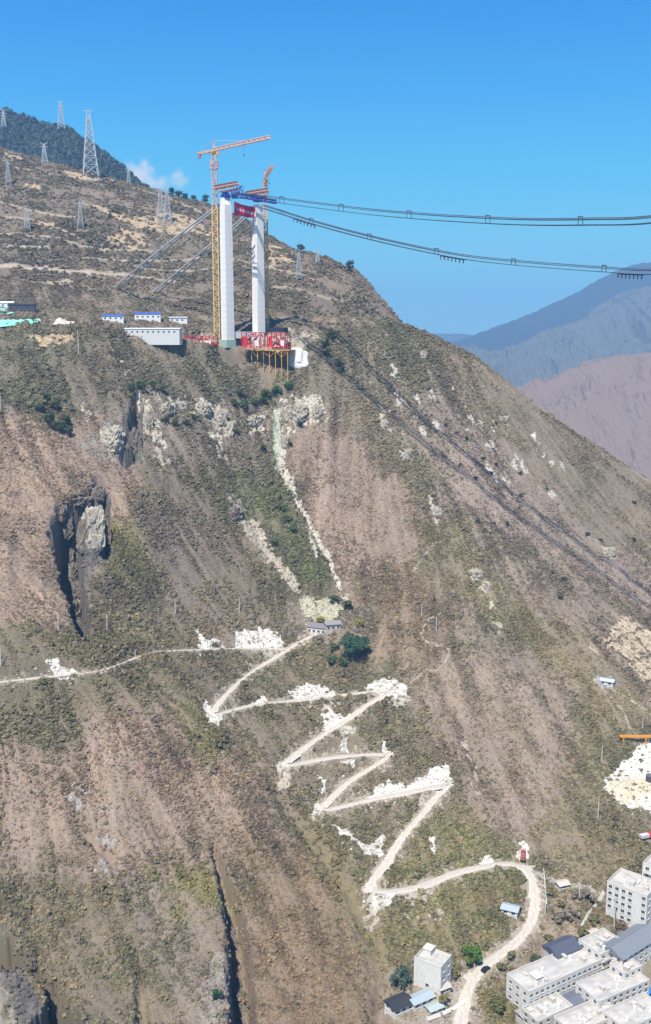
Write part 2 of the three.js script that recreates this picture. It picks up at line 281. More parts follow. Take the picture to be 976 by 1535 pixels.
// bare patches: rock, rubble, soil, fields; e = edge raggedness in metres, k = relief in metres
const patches = [];
const patch = (c, poly, o = {}) => patches.push({ c, p: plan(poly), e: 1.2, k: 0.8, ...o });
const WHITE = [232, 226, 213], PALE = [226, 221, 208], ROCK = [196, 191, 178], TAN = [206, 184, 146];
for (const p of [[[295, 935], [303, 952], [335, 961], [338, 973], [297, 974]], [[350, 947], [385, 941], [420, 946], [424, 968], [352, 971]], [[73, 988], [90, 990], [112, 1000], [111, 1012], [83, 1011]], [[436, 1040], [450, 1026], [480, 1026], [512, 1042], [470, 1050], [440, 1051]], [[372, 1055], [395, 1043], [410, 1052]], [[528, 1022], [545, 1030], [575, 1016], [592, 1015], [612, 1036], [612, 1052], [590, 1050], [560, 1036]], [[302, 1043], [314, 1058], [336, 1080], [313, 1085]], [[480, 1087], [490, 1062], [505, 1073], [526, 1068], [515, 1083], [488, 1097]], [[548, 1192], [575, 1175], [620, 1169], [655, 1150], [672, 1147], [684, 1170], [665, 1183], [620, 1188], [560, 1199]], [[717, 1284], [730, 1277], [742, 1291], [720, 1298]], [[417, 1143], [432, 1139], [425, 1159]], [[467, 1210], [480, 1203], [486, 1217], [470, 1226]], [[778, 1262], [786, 1258], [793, 1282], [780, 1286]], [[905, 1160], [930, 1140], [960, 1115], [990, 1098], [1060, 1100], [1060, 1215], [976, 1216], [935, 1213], [905, 1186]]]) patch(WHITE, p, { e: p[0][0] === 905 ? 1.0 : 1.9, k: p[0][0] === 905 ? 0.5 : 1.3, solid: p[0][0] === 905, holes: p[0][0] === 905 ? 0 : 0.11 });
patch([222, 208, 178], [[912, 1172], [945, 1160], [985, 1168], [980, 1190], [940, 1206], [915, 1195]], { e: 1.5, k: 0.5 });
for (const p of [[[495, 1236], [508, 1238], [550, 1268], [578, 1248], [572, 1282], [548, 1280], [525, 1262]], [[513, 1110], [520, 1108], [520, 1125], [512, 1125]], [[572, 1108], [584, 1122], [574, 1124]], [[476, 1160], [484, 1168], [490, 1186], [482, 1184]], [[640, 1258], [652, 1262], [656, 1290], [650, 1285]], [[548, 1345], [600, 1340], [585, 1356], [562, 1364]], [[512, 1148], [538, 1140], [530, 1150]]]) patch(PALE, p, { e: 0.9, k: 0.5 });
for (const p of [[[200, 588], [225, 600], [240, 640], [252, 690], [243, 700], [225, 655], [208, 625]], [[232, 600], [300, 596], [332, 604], [352, 628], [347, 660], [325, 644], [300, 616], [250, 614]], [[368, 622], [402, 614], [396, 646], [372, 642]], [[418, 606], [450, 602], [482, 597], [497, 642], [470, 634], [448, 640], [432, 660], [428, 700], [440, 726], [422, 714], [414, 660]], [[310, 650], [330, 640], [340, 675], [318, 680]]]) patch([206, 196, 176], p, { e: 4.0, k: 3.0, holes: 0.3 });
for (const p of [[[122, 664], [150, 640], [215, 636], [214, 692], [190, 690], [150, 686], [130, 684]], [[122, 768], [138, 760], [158, 768], [162, 834], [146, 840], [128, 830]], [[138, 722], [152, 728], [152, 752], [140, 748]], [[310, 1440], [356, 1415], [358, 1540], [300, 1540]], [[-10, 1455], [20, 1462], [36, 1500], [55, 1545], [-10, 1545]], [[340, 742], [362, 740], [372, 770], [345, 778]]]) patch([158, 148, 132], p, { e: 2.4, k: 2.2, holes: 0.2 });
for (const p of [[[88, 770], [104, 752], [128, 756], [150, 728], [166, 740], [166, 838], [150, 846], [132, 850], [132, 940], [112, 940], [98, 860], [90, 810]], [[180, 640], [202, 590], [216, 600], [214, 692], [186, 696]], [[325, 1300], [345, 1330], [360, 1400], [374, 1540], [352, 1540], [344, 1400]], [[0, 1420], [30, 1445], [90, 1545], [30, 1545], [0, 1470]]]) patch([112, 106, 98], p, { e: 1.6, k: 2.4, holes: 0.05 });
patch([176, 172, 168], [[106, 1165], [126, 1165], [160, 1240], [186, 1290], [175, 1320], [140, 1300], [120, 1235]], { e: 4, k: 1, holes: 0.5 });
patch([196, 184, 164], [[358, 778], [385, 772], [402, 805], [432, 850], [455, 880], [438, 886], [408, 850], [378, 812]], { e: 1.6, k: 0.6, holes: 0.15 });
patch([186, 193, 170], [[409, 606], [417, 606], [421, 650], [420, 706], [413, 706], [408, 650]], { e: 0.5, k: 0.3 });
for (const p of [[[424, 700], [432, 700], [458, 762], [452, 764]], [[452, 762], [459, 762], [494, 830], [522, 893], [514, 893], [488, 835]], [[460, 790], [466, 800], [480, 838], [473, 838]]]) patch([214, 208, 190], p, { e: 1.2, k: 0.4, holes: 0.15 });
for (const p of [[[447, 896], [472, 893], [474, 926], [457, 924]], [[474, 896], [492, 895], [516, 912], [502, 928], [476, 926]]]) patch([194, 187, 160], p, { e: 0.8, k: 0.2, holes: 0.1 });
for (const p of [[[918, 940], [945, 924], [956, 940], [930, 960], [902, 965]], [[912, 972], [950, 950], [990, 940], [990, 978], [940, 992]], [[940, 996], [990, 982], [990, 1035], [968, 1030], [946, 1008]], [[884, 958], [892, 966], [894, 976], [886, 974]]]) patch([206, 188, 158], p, { e: 2.4, k: 0.5, holes: 0.22 });
patch([176, 178, 178], [[892, 1016], [915, 1012], [926, 1024], [905, 1030]], { e: 1.4 });
patch(TAN, [[46, 505], [108, 500], [114, 514], [60, 522]], { e: 2.0, k: 0.2, holes: 0.15 });
for (const p of [[[636, 748], [650, 742], [664, 785], [655, 786], [645, 770]], [[592, 650], [602, 660], [624, 700], [616, 704], [600, 680]], [[562, 612], [572, 618], [590, 650], [578, 645]], [[158, 515], [166, 522], [196, 560], [188, 562]], [[122, 598], [130, 602], [138, 625], [130, 624]], [[700, 850], [712, 850], [735, 880], [725, 888], [705, 870]], [[690, 1092], [698, 1095], [722, 1185], [716, 1190], [700, 1140]], [[725, 900], [735, 905], [760, 960], [752, 962]], [[600, 1340], [660, 1335], [668, 1380], [640, 1390], [615, 1370]], [[900, 815], [918, 815], [926, 838], [908, 838]], [[745, 618], [760, 622], [764, 636], [750, 634]]]) patch([200, 188, 170], p, { e: 2.6, k: 0.8, holes: 0.35 });
for (let k = 0; k < 46; k++) {                            // small outcrops on the shoulder right of the tower and along the upper cliff line
  const t = rnd(), x = mix(500, 800, t) + rr(-40, 60), y = mix(515, 680, t) + rr(-18, 60), r = rr(2, 6);
  patch([206, 198, 184], [[x - r, y], [x, y - r * 0.8], [x + r * 0.8, y + r], [x + r * 1.4, y + 2.6 * r], [x, y + r * 1.4]], { e: 1.8, k: 1.0, holes: 0.15 });
}
// trodden paths on the hillside
const trail = (pts, w, c) => { const l = trace(pts, 1.0); patches.push({ line: l, w, c, e: 0.4, k: 0 }); };
trail([[612, 1032], [624, 1012], [645, 998], [668, 988], [672, 968], [650, 960], [634, 952], [638, 932], [668, 910]], 0.7, [208, 194, 170]);
trail([[620, 856], [635, 835], [655, 816], [682, 812]], 0.9, [178, 168, 150]); trail([[550, 862], [600, 842], [660, 815]], 0.5, [184, 158, 130]);
trail([[0, 650], [60, 664], [120, 680]], 0.4, [186, 164, 140]); trail([[890, 1018], [930, 1062], [945, 1092]], 0.7, [206, 196, 176]); trail([[915, 1032], [945, 1050], [976, 1072]], 0.5, [206, 196, 176]);
trail([[600, 1352], [612, 1378]], 0.7, [214, 210, 200]); trail([[795, 1295], [812, 1312], [816, 1362]], 0.5, [214, 210, 200]);
trail([[810, 1310], [850, 1325], [905, 1338]], 1.8, [190, 184, 172]);
for (const r of roadDefs) patches.unshift({ line: r.line, w: r.name === 'dirt_road' ? 5.2 : 2.6, c: [186, 174, 154], e: 1, k: 0.3, m: 0.75, broken: true });
for (const [x, y, q] of [[315, 1072, 9], [590, 1033, 10], [424, 1148, 9], [584, 1127, 8], [476, 1215, 9], [670, 1172, 11], [553, 1333, 13], [788, 1296, 10], [706, 1462, 14]]) patch([214, 206, 190], [[x - q, y], [x - q * 0.5, y - q * 0.7], [x + q * 0.6, y - q * 0.6], [x + q, y + q * 0.1], [x + q * 0.4, y + q * 0.7], [x - q * 0.6, y + q * 0.6]], { e: 1.6, k: 0.2 });
// spoil tipped over the outer edge of the bends, and bare ground of the building terrace
for (const [x, y, w, l] of [[312, 1084, 9, 26], [424, 1158, 7, 24], [474, 1224, 9, 22], [560, 1350, 20, 30], [600, 1050, 14, 20], [392, 972, 30, 12], [480, 1052, 30, 14], [520, 1090, 16, 18], [620, 1192, 40, 16], [100, 1014, 12, 12]]) patch([196, 186, 168], [[x - w, y - 2], [x + w, y - 2], [x + w * 0.9, y + l * 0.5], [x + w * 0.3, y + l], [x - w * 0.4, y + l * 0.8], [x - w * 0.9, y + l * 0.4]], { e: 2.6, k: 0.3, holes: 0.34 });
patch([186, 174, 154], [[120, 490], [200, 498], [330, 514], [440, 530], [482, 506], [430, 494], [300, 500], [150, 484]], { e: 3, k: 0.2, holes: 0.24 });
const farPatches = [];
const fpatch = (c, poly, o = {}) => farPatches.push({ c, p: plan(poly), e: 8, k: 0, holes: 0.2, ...o });
for (const p of [[[88, 254], [130, 262], [190, 272], [180, 279], [110, 268]], [[125, 300], [190, 324], [255, 318], [322, 346], [322, 356], [250, 346], [195, 338], [150, 318]], [[155, 362], [185, 346], [215, 348], [225, 368], [195, 376]], [[400, 362], [425, 372], [450, 392], [440, 396], [405, 396]], [[30, 268], [60, 280], [70, 290], [40, 280]], [[0, 224], [40, 236], [40, 242], [0, 232]], [[60, 335], [84, 335], [84, 342], [62, 341]]]) fpatch([192, 168, 132], p, { e: 6, holes: 0.3 });
for (const p of [[[0, 395], [100, 402], [190, 410], [190, 416], [90, 408], [0, 400]], [[10, 366], [75, 366], [75, 373], [10, 373]], [[30, 420], [110, 422], [110, 425], [35, 424]]]) fpatch([176, 162, 146], p, { e: 5 });
for (const [pts, w] of [[[[28, 421], [70, 422], [108, 423]], 1.1], [[[28, 421], [48, 436], [70, 454]], 1.6], ...[0, 1, 2, 3, 4, 5].map((k) => [[[42 + k * 12, 424], [54 + k * 12, 440], [64 + k * 12, 456]], 0.8]), [[[0, 398], [90, 406], [190, 414], [260, 420]], 1.6], [[[0, 300], [60, 318], [130, 330]], 1.4], [[[200, 400], [260, 405], [320, 402]], 1.4], [[[20, 250], [90, 262], [200, 282], [300, 318]], 1.8], [[[0, 350], [80, 356], [150, 372], [230, 378]], 1.2], [[[120, 385], [200, 392], [300, 385]], 1.2], [[[0, 430], [25, 432]], 1.2], [[[0, 320], [50, 330], [110, 352]], 1.1], [[[330, 380], [400, 400], [470, 420]], 1.3], [[[410, 430], [470, 440], [520, 455]], 1.2]]) farPatches.push({ line: trace(pts, 1.5), w: w * 1.6, c: [196, 178, 152], e: 1, k: 0 });

for (const z of zones) { z.c = z.c.map((v, k) => mix(v, [148, 132, 113][k], 0.45)); z.b = z.b.map((v, k) => mix(v, [118, 103, 80][k], 0.4)); }
// rasterise zones at 1 m and sample them with a warped lookup
const warp = (x, d) => [x + 14 * fbm(x * 0.05, d * 0.05, 3) + 5 * noise(x * 0.3, d * 0.3), d + 14 * fbm(x * 0.05 + 31, d * 0.05 + 7, 3) + 5 * noise(x * 0.3 + 50, d * 0.3)];
const Z = { x0: -640, d0: 255, s: 2, nx: 640, nd: 640 };
Z.a = new Uint8Array(Z.nx * Z.nd);
zones.forEach((z, n) => {
  if (n === 0) return;
  const p = n === zones.length - 1 ? null : plan(z.p);
  if (!p) { for (let j = 0; j < Z.nd; j++) if (Z.d0 + j * Z.s > 845) for (let i = 0; i < Z.nx; i++) if (!(Z.a[j * Z.nx + i])) Z.a[j * Z.nx + i] = n; return; }
  const xs = p.map((q) => q[0]), ds = p.map((q) => q[1]);
  for (let j = Math.max(0, Math.floor((Math.min(...ds) - Z.d0) / Z.s)); j <= Math.min(Z.nd - 1, (Math.max(...ds) - Z.d0) / Z.s); j++) for (let i = Math.max(0, Math.floor((Math.min(...xs) - Z.x0) / Z.s)); i <= Math.min(Z.nx - 1, (Math.max(...xs) - Z.x0) / Z.s); i++) if (inside(p, Z.x0 + i * Z.s, Z.d0 + j * Z.s)) Z.a[j * Z.nx + i] = n;
});
// every zone's values as maps, blurred so that neighbouring covers run into each other
Z.maps = [];
for (let k = 0; k < 8; k++) {
  let m = new Float32Array(Z.nx * Z.nd);
  for (let o = 0; o < m.length; o++) { const z = zones[Z.a[o]]; m[o] = k < 3 ? s2l(z.c[k]) : k < 6 ? s2l(z.b[k - 3]) : k === 6 ? z.n : z.s; }
  for (let pass = 0; pass < 2; pass++) for (const [dx, dy] of [[1, 0], [0, 1]]) {
    const q = new Float32Array(m.length), R = 2;
    for (let j = 0; j < Z.nd; j++) for (let i = 0; i < Z.nx; i++) { let v = 0; for (let r = -R; r <= R; r++) v += m[clamp(j + r * dy, 0, Z.nd - 1) * Z.nx + clamp(i + r * dx, 0, Z.nx - 1)]; q[j * Z.nx + i] = v / (2 * R + 1); }
    m = q;
  }
  Z.maps.push(m);
}
const zoneOut = { c: [0, 0, 0], b: [0, 0, 0], n: 0, s: 1 };
function zoneAt(x, d) {
  const [wx, wd] = warp(x, d), fi = clamp((wx - Z.x0) / Z.s, 0, Z.nx - 1.001), fj = clamp((wd - Z.d0) / Z.s, 0, Z.nd - 1.001), i = Math.floor(fi), j = Math.floor(fj), u = fi - i, v = fj - j, o = j * Z.nx + i;
  const w0 = (1 - u) * (1 - v), w1 = u * (1 - v), w2 = (1 - u) * v, w3 = u * v, get = (m) => m[o] * w0 + m[o + 1] * w1 + m[o + Z.nx] * w2 + m[o + Z.nx + 1] * w3;
  for (let k = 0; k < 3; k++) { zoneOut.c[k] = get(Z.maps[k]); zoneOut.b[k] = get(Z.maps[3 + k]); }
  zoneOut.n = get(Z.maps[6]); zoneOut.s = get(Z.maps[7]);
  return zoneOut;
}

// pads under what is built on the terrace and in the valley
for (const [px, py, R, soft] of [[342, 519, 9, 8], [300, 516, 12, 8], [270, 508, 14, 8], [650, 1478, 9, 5], [615, 1510, 8, 4], [848, 1490, 24, 6], [815, 1512, 12, 6], [890, 1466, 16, 6], [925, 1455, 14, 6], [960, 1440, 16, 6], [940, 1505, 20, 6], [940, 1372, 13, 6], [985, 1352, 13, 5], [478, 945, 8, 4], [508, 940, 5, 3], [940, 1172, 9, 6], [765, 1370, 5, 3], [165, 492, 10, 8], [215, 497, 12, 8], [20, 475, 14, 8], [60, 478, 10, 8], [118, 488, 10, 8]]) padAt(px, py, R, soft);

// runnels: noise drawn out along the fall of the slope
const lic = (() => {
  const g = NX, a = new Float32Array(g.nx * g.nd), gx = new Float32Array(G0.nx * G0.nd), gd = new Float32Array(G0.nx * G0.nd);
  for (let j = 1; j < G0.nd - 1; j++) for (let i = 1; i < G0.nx - 1; i++) { const o = j * G0.nx + i, u = base[o + 1] - base[o - 1], v = base[o + G0.nx] - base[o - G0.nx], l = Math.hypot(u, v) + 1e-5; gx[o] = u / l; gd[o] = v / l; }
  const dir = (x, d) => { const i = clamp((x - G0.x0) / G0.s, 0, G0.nx - 2), j = clamp((d - G0.d0) / G0.s, 0, G0.nd - 2), ii = Math.floor(i), jj = Math.floor(j), u = i - ii, v = j - jj, o = jj * G0.nx + ii; return [mix(mix(gx[o], gx[o + 1], u), mix(gx[o + G0.nx], gx[o + G0.nx + 1], u), v), mix(mix(gd[o], gd[o + 1], u), mix(gd[o + G0.nx], gd[o + G0.nx + 1], u), v)]; };
  for (let j = 0; j < g.nd; j++) for (let i = 0; i < g.nx; i++) {
    const x0 = g.x0 + i * g.s, d0 = g.d0 + j * g.s; let s = 0, n = 0;
    for (const q of [-1, 1]) { let x = x0, d = d0; for (let k = 0; k < 9; k++) { const [u, v] = dir(x, d); x += q * u * 2.2; d += q * v * 2.2; s += noise(x * 0.42, d * 0.42) + 0.8 * noise(x * 0.16 + 20, d * 0.16); n++; } }
    a[j * g.nx + i] = clamp(s / n * 2.2, -1, 1);
  }
  return a;
})();
const streak = (x, d) => { const fx = (x - NX.x0) / NX.s, fd = (d - NX.d0) / NX.s; if (fx < 0 || fd < 0 || fx >= NX.nx - 1 || fd >= NX.nd - 1) return 0; const i = Math.floor(fx), j = Math.floor(fd), u = fx - i, v = fd - j, o = j * NX.nx + i; return mix(mix(lic[o], lic[o + 1], u), mix(lic[o + NX.nx], lic[o + NX.nx + 1], u), v); };

// patch masks, painted into the ground colour and its relief
const GAIN = 0.69;                                        // photographed brightness of sunlit ground -> its own colour
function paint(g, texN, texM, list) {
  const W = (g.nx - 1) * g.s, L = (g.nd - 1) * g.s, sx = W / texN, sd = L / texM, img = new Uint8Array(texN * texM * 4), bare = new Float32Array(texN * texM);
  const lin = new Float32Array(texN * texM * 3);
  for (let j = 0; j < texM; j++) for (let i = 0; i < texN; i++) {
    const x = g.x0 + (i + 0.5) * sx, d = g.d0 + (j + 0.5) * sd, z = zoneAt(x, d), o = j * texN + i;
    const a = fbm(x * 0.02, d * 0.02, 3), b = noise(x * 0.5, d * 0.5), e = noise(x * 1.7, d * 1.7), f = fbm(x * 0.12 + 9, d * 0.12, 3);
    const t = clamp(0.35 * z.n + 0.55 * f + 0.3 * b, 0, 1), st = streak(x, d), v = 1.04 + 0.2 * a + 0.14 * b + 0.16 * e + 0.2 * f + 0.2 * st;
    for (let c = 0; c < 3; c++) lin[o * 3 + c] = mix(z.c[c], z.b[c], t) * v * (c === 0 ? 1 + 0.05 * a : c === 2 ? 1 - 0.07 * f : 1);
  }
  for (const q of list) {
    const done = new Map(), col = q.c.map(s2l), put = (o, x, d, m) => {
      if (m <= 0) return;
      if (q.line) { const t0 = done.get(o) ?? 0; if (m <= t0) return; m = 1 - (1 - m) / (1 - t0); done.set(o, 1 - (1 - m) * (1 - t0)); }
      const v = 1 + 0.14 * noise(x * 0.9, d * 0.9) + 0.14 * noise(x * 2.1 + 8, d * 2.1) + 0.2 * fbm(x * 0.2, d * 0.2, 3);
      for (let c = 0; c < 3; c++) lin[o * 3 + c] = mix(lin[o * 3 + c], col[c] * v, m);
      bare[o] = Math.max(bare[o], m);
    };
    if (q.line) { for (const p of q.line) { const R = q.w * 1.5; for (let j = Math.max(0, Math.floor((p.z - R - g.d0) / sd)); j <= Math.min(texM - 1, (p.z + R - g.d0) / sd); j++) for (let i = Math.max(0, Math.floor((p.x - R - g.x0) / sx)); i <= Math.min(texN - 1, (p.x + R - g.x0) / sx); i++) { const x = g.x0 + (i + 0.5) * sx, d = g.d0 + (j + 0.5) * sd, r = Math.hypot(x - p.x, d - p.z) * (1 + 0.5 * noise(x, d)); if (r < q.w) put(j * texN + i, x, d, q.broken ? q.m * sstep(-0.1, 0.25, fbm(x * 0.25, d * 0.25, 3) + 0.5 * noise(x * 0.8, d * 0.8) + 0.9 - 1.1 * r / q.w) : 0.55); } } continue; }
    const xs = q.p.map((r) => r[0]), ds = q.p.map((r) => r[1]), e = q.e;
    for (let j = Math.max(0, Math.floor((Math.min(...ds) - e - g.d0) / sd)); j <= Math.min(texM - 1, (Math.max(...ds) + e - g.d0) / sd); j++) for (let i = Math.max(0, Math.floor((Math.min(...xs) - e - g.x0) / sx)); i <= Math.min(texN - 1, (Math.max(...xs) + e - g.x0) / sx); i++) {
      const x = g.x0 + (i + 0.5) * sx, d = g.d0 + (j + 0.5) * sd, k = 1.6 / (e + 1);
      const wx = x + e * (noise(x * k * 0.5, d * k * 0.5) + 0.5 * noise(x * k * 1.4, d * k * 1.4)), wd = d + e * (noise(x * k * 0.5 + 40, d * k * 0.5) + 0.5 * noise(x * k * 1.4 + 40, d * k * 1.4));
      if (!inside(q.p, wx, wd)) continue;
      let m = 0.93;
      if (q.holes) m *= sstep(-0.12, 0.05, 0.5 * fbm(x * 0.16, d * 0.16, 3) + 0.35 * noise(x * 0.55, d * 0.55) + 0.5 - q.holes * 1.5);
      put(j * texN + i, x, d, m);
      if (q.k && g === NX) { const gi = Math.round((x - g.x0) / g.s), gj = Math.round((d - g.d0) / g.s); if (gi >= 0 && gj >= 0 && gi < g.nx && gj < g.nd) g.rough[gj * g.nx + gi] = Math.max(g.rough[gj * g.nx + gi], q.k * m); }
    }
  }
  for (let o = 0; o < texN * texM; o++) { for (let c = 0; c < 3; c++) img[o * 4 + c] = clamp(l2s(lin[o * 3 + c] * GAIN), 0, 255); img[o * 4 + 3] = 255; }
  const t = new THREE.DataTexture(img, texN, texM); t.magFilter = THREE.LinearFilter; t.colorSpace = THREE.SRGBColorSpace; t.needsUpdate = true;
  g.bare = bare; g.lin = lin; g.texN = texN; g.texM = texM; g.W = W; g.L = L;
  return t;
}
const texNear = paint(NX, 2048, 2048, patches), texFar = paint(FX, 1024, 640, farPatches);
const sampleTex = (g, x, d) => { const i = clamp(Math.floor((x - g.x0) / g.W * g.texN), 0, g.texN - 1), j = clamp(Math.floor((d - g.d0) / g.L * g.texM), 0, g.texM - 1); return j * g.texN + i; };

function solve(g) {
  for (let j = 0; j < g.nd; j++) for (let i = 0; i < g.nx; i++) {
    const x = g.x0 + i * g.s, d = g.d0 + j * g.s, o = j * g.nx + i;
    const b = H0(x, d), steep = sstep(-262, -235, b);
    // spurs and runnels that follow the fall of the slope
    const gx = (H0(x + 8, d) - H0(x - 8, d)) / 16, gd = (H0(x, d + 8) - H0(x, d - 8)) / 16, gl = Math.hypot(gx, gd) + 1e-6;
    const along = (x * gx + d * gd) / gl, across = (x * gd - d * gx) / gl;
    let h = b + steep * clamp(gl * 1.6, 0.15, 1) * (3.2 * fbm(x * 0.022, d * 0.022, 4) + 1.8 * (ridged(across * 0.045 + 0.3 * noise(x * 0.02, d * 0.02), along * 0.012, 3) - 0.3) + 0.9 * fbm(x * 0.13, d * 0.13, 3) + 0.3 * noise(x * 0.6, d * 0.6));
    if (g === NX) h += 1.0 * steep * lic[o];
    h += g.cut[o] * (1 + 0.12 * noise(x * 0.5, d * 0.5)) + (g.cut[o] ? 0.7 * noise(x * 0.8, d * 0.8) : 0);
    if (g.rough[o]) h += g.rough[o] * (0.9 * fbm(x * 0.34, d * 0.34, 2) + 0.5 * noise(across * 0.4, along * 0.12));
    if (g.flat[o]) h = mix(h, g.fh[o], g.flat[o]);
    const q = g.rd[o];
    if (q < 6) h = mix(g.rh[o] - 0.12, h, sstep(0.2, 5.5, q));
    g.h[o] = h;
  }
}
solve(NX); solve(FX);
function Hf(x, d) {                                       // the finished ground, metres above the camera
  const g = d < FX.d0 + 2 ? NX : FX, fx = clamp((x - g.x0) / g.s, 0, g.nx - 1.001), fd = clamp((d - g.d0) / g.s, 0, g.nd - 1.001), i = Math.floor(fx), j = Math.floor(fd), u = fx - i, v = fd - j, o = j * g.nx + i;
  return mix(mix(g.h[o], g.h[o + 1], u), mix(g.h[o + g.nx], g.h[o + g.nx + 1], u), v);
}
const ground = (x, d, up = 0) => V(x, CAMY + Hf(x, d) + up, -d);
const on = (px, py, up = 0) => { const [x, y] = ray(px, py); let d = 270; for (; d < 1480; d += 1) if (y * d < Hf(x * d, d)) break; return ground(x * d, d, up); };
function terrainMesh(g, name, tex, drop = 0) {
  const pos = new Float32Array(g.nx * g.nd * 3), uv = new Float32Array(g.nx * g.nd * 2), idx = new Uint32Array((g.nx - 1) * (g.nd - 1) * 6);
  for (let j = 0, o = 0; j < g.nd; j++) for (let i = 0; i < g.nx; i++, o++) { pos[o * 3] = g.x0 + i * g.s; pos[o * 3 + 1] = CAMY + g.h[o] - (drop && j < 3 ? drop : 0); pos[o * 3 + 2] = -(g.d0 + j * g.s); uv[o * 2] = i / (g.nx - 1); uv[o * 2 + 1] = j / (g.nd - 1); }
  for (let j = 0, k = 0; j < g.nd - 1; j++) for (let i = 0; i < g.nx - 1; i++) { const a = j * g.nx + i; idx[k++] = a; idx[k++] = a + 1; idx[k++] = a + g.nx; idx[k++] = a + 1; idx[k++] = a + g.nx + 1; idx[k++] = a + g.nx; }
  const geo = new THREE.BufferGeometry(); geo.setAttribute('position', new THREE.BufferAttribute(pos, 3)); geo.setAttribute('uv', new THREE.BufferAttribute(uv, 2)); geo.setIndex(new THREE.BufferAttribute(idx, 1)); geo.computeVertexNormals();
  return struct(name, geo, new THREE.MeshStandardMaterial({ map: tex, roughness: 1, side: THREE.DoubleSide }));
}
terrainMesh(NX, 'mountainside', texNear); terrainMesh(FX, 'upper_hillside', texFar, 1.5);

// ---------------------------------------------------------------- roads laid on the ground
{
  const tex = grainTex(512, 180, 171, 156, 0.4, 0.7, 3);
  const rm = TM(tex, 1); rm.map.repeat.set(1, 1);
  for (const r of roadDefs) {
    const n = r.line.length, K = 5, pos = [], uv = [], idx = [];
    for (let i = 0; i < n; i++) {
      const a = r.line[Math.max(0, i - 1)], b = r.line[Math.min(n - 1, i + 1)], tx = b.x - a.x, tz = b.z - a.z, l = Math.hypot(tx, tz) || 1, nx = -tz / l, nz = tx / l;
      for (let k = 0; k < K; k++) {
        const q = (k / (K - 1)) * 2 - 1, w = r.ws[i] * (1 + 0.1 * noise(i * 0.13 + (q < 0 ? 90 : 0), 5)), x = r.line[i].x + nx * q * w, d = r.line[i].z + nz * q * w;
        pos.push(x, CAMY + r.hs[i] + (Math.abs(q) === 1 ? -0.35 : 0.1 + 0.04 * noise(x, d)), -d); uv.push(q * w / 8, i * 1.5 / 8);
      }
      if (i) for (let k = 0; k < K - 1; k++) { const o = (i - 1) * K + k; idx.push(o, o + 1, o + K, o + 1, o + K + 1, o + K); }
    }
    const g = new THREE.BufferGeometry(); g.setAttribute('position', new THREE.Float32BufferAttribute(pos, 3)); g.setAttribute('uv', new THREE.Float32BufferAttribute(uv, 2)); g.setIndex(idx); g.computeVertexNormals();
    struct(r.name, g, rm);
  }
}

// ---------------------------------------------------------------- valley floor and far mountains
struct('valley_floor', new THREE.PlaneGeometry(14000, 13000, 1, 1).rotateX(-Math.PI / 2).translate(0, CAMY - 278, -4500), M(150, 140, 124, 1));
function mountain(name, ridge, front, back, baseH, ns, nt, look) {
  // ridge: [px, py, metres]; the slopes run from the crest down to the valley on both sides
  const pts = ridge.map(([x, y, d]) => P(x, y, d)), c = new THREE.CatmullRomCurve3(pts, false, 'centripetal'), line = c.getSpacedPoints(ns), lenC = c.getLength(), pos = [], idx = [];
  for (let i = 0; i <= ns; i++) for (let j = 0; j <= nt; j++) {
    const p = line[i], t = (j / nt) * 2 - 1, far = t < 0, q = Math.abs(t), run = far ? back : front;
    const drop = (p.y - (CAMY + baseH)) * (0.25 * q + 0.75 * Math.pow(q, look.curve ?? 1.1));
    let x = p.x + (look.lean ?? 0) * q * (far ? -1 : 1), z = p.z + (far ? -1 : 1) * run * q, y = p.y - drop;
    const A = look.amp * Math.min(1, q * 5 + 0.06) * (1 - q * 0.5), w = look.wave, s = i / ns * lenC;
    // spurs and ravines that run down from the crest, then rough ground
    const spur = ridged(s / (w * 1.1) + 0.7 * fbm(x / w * 0.8, z / w * 0.8, 3), q * 1.6 + 3, 5);
    y += A * (1.5 * (spur - 0.35) + 0.9 * fbm(x / w, z / w, 6) + 0.35 * ridged(x / w * 4, z / w * 4, 4)) + look.amp * 0.08 * (1 - q) * noise(i * 0.9, 7);
    pos.push(x, y, z);
    if (i && j) { const o = (i - 1) * (nt + 1) + j - 1, r = nt + 1; idx.push(o, o + 1, o + r, o + 1, o + r + 1, o + r); }
  }
  const g = new THREE.BufferGeometry(); g.setAttribute('position', new THREE.Float32BufferAttribute(pos, 3)); g.setIndex(idx); g.computeVertexNormals();
  return struct(name, g, M(...look.c, 1));
}
mountain('pink_hill', [[640, 660, 2000], [740, 605, 2000], [790, 585, 2050], [830, 566, 2100], [870, 549, 2150], [920, 537, 2200], [976, 530, 2250], [1060, 522, 2300], [1200, 500, 2400], [1400, 480, 2500]], 650, 900, -278, 520, 330, { amp: 30, wave: 130, curve: 1.3, lean: 60, c: [118, 104, 96] });
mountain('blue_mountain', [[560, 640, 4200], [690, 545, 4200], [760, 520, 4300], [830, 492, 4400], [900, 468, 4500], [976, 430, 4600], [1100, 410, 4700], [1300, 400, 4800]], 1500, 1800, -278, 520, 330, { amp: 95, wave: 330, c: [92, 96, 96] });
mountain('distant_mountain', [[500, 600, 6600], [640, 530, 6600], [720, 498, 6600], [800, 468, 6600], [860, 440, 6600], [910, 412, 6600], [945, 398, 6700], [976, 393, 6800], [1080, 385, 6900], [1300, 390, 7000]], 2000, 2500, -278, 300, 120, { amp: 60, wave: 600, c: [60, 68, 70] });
mountain('horizon_mountain', [[480, 512, 9500], [600, 503, 9500], [680, 500, 9500], [740, 505, 9500], [820, 490, 9500], [1000, 480, 9500]], 1500, 800, -278, 80, 30, { amp: 40, wave: 1500, c: [80, 88, 88] });
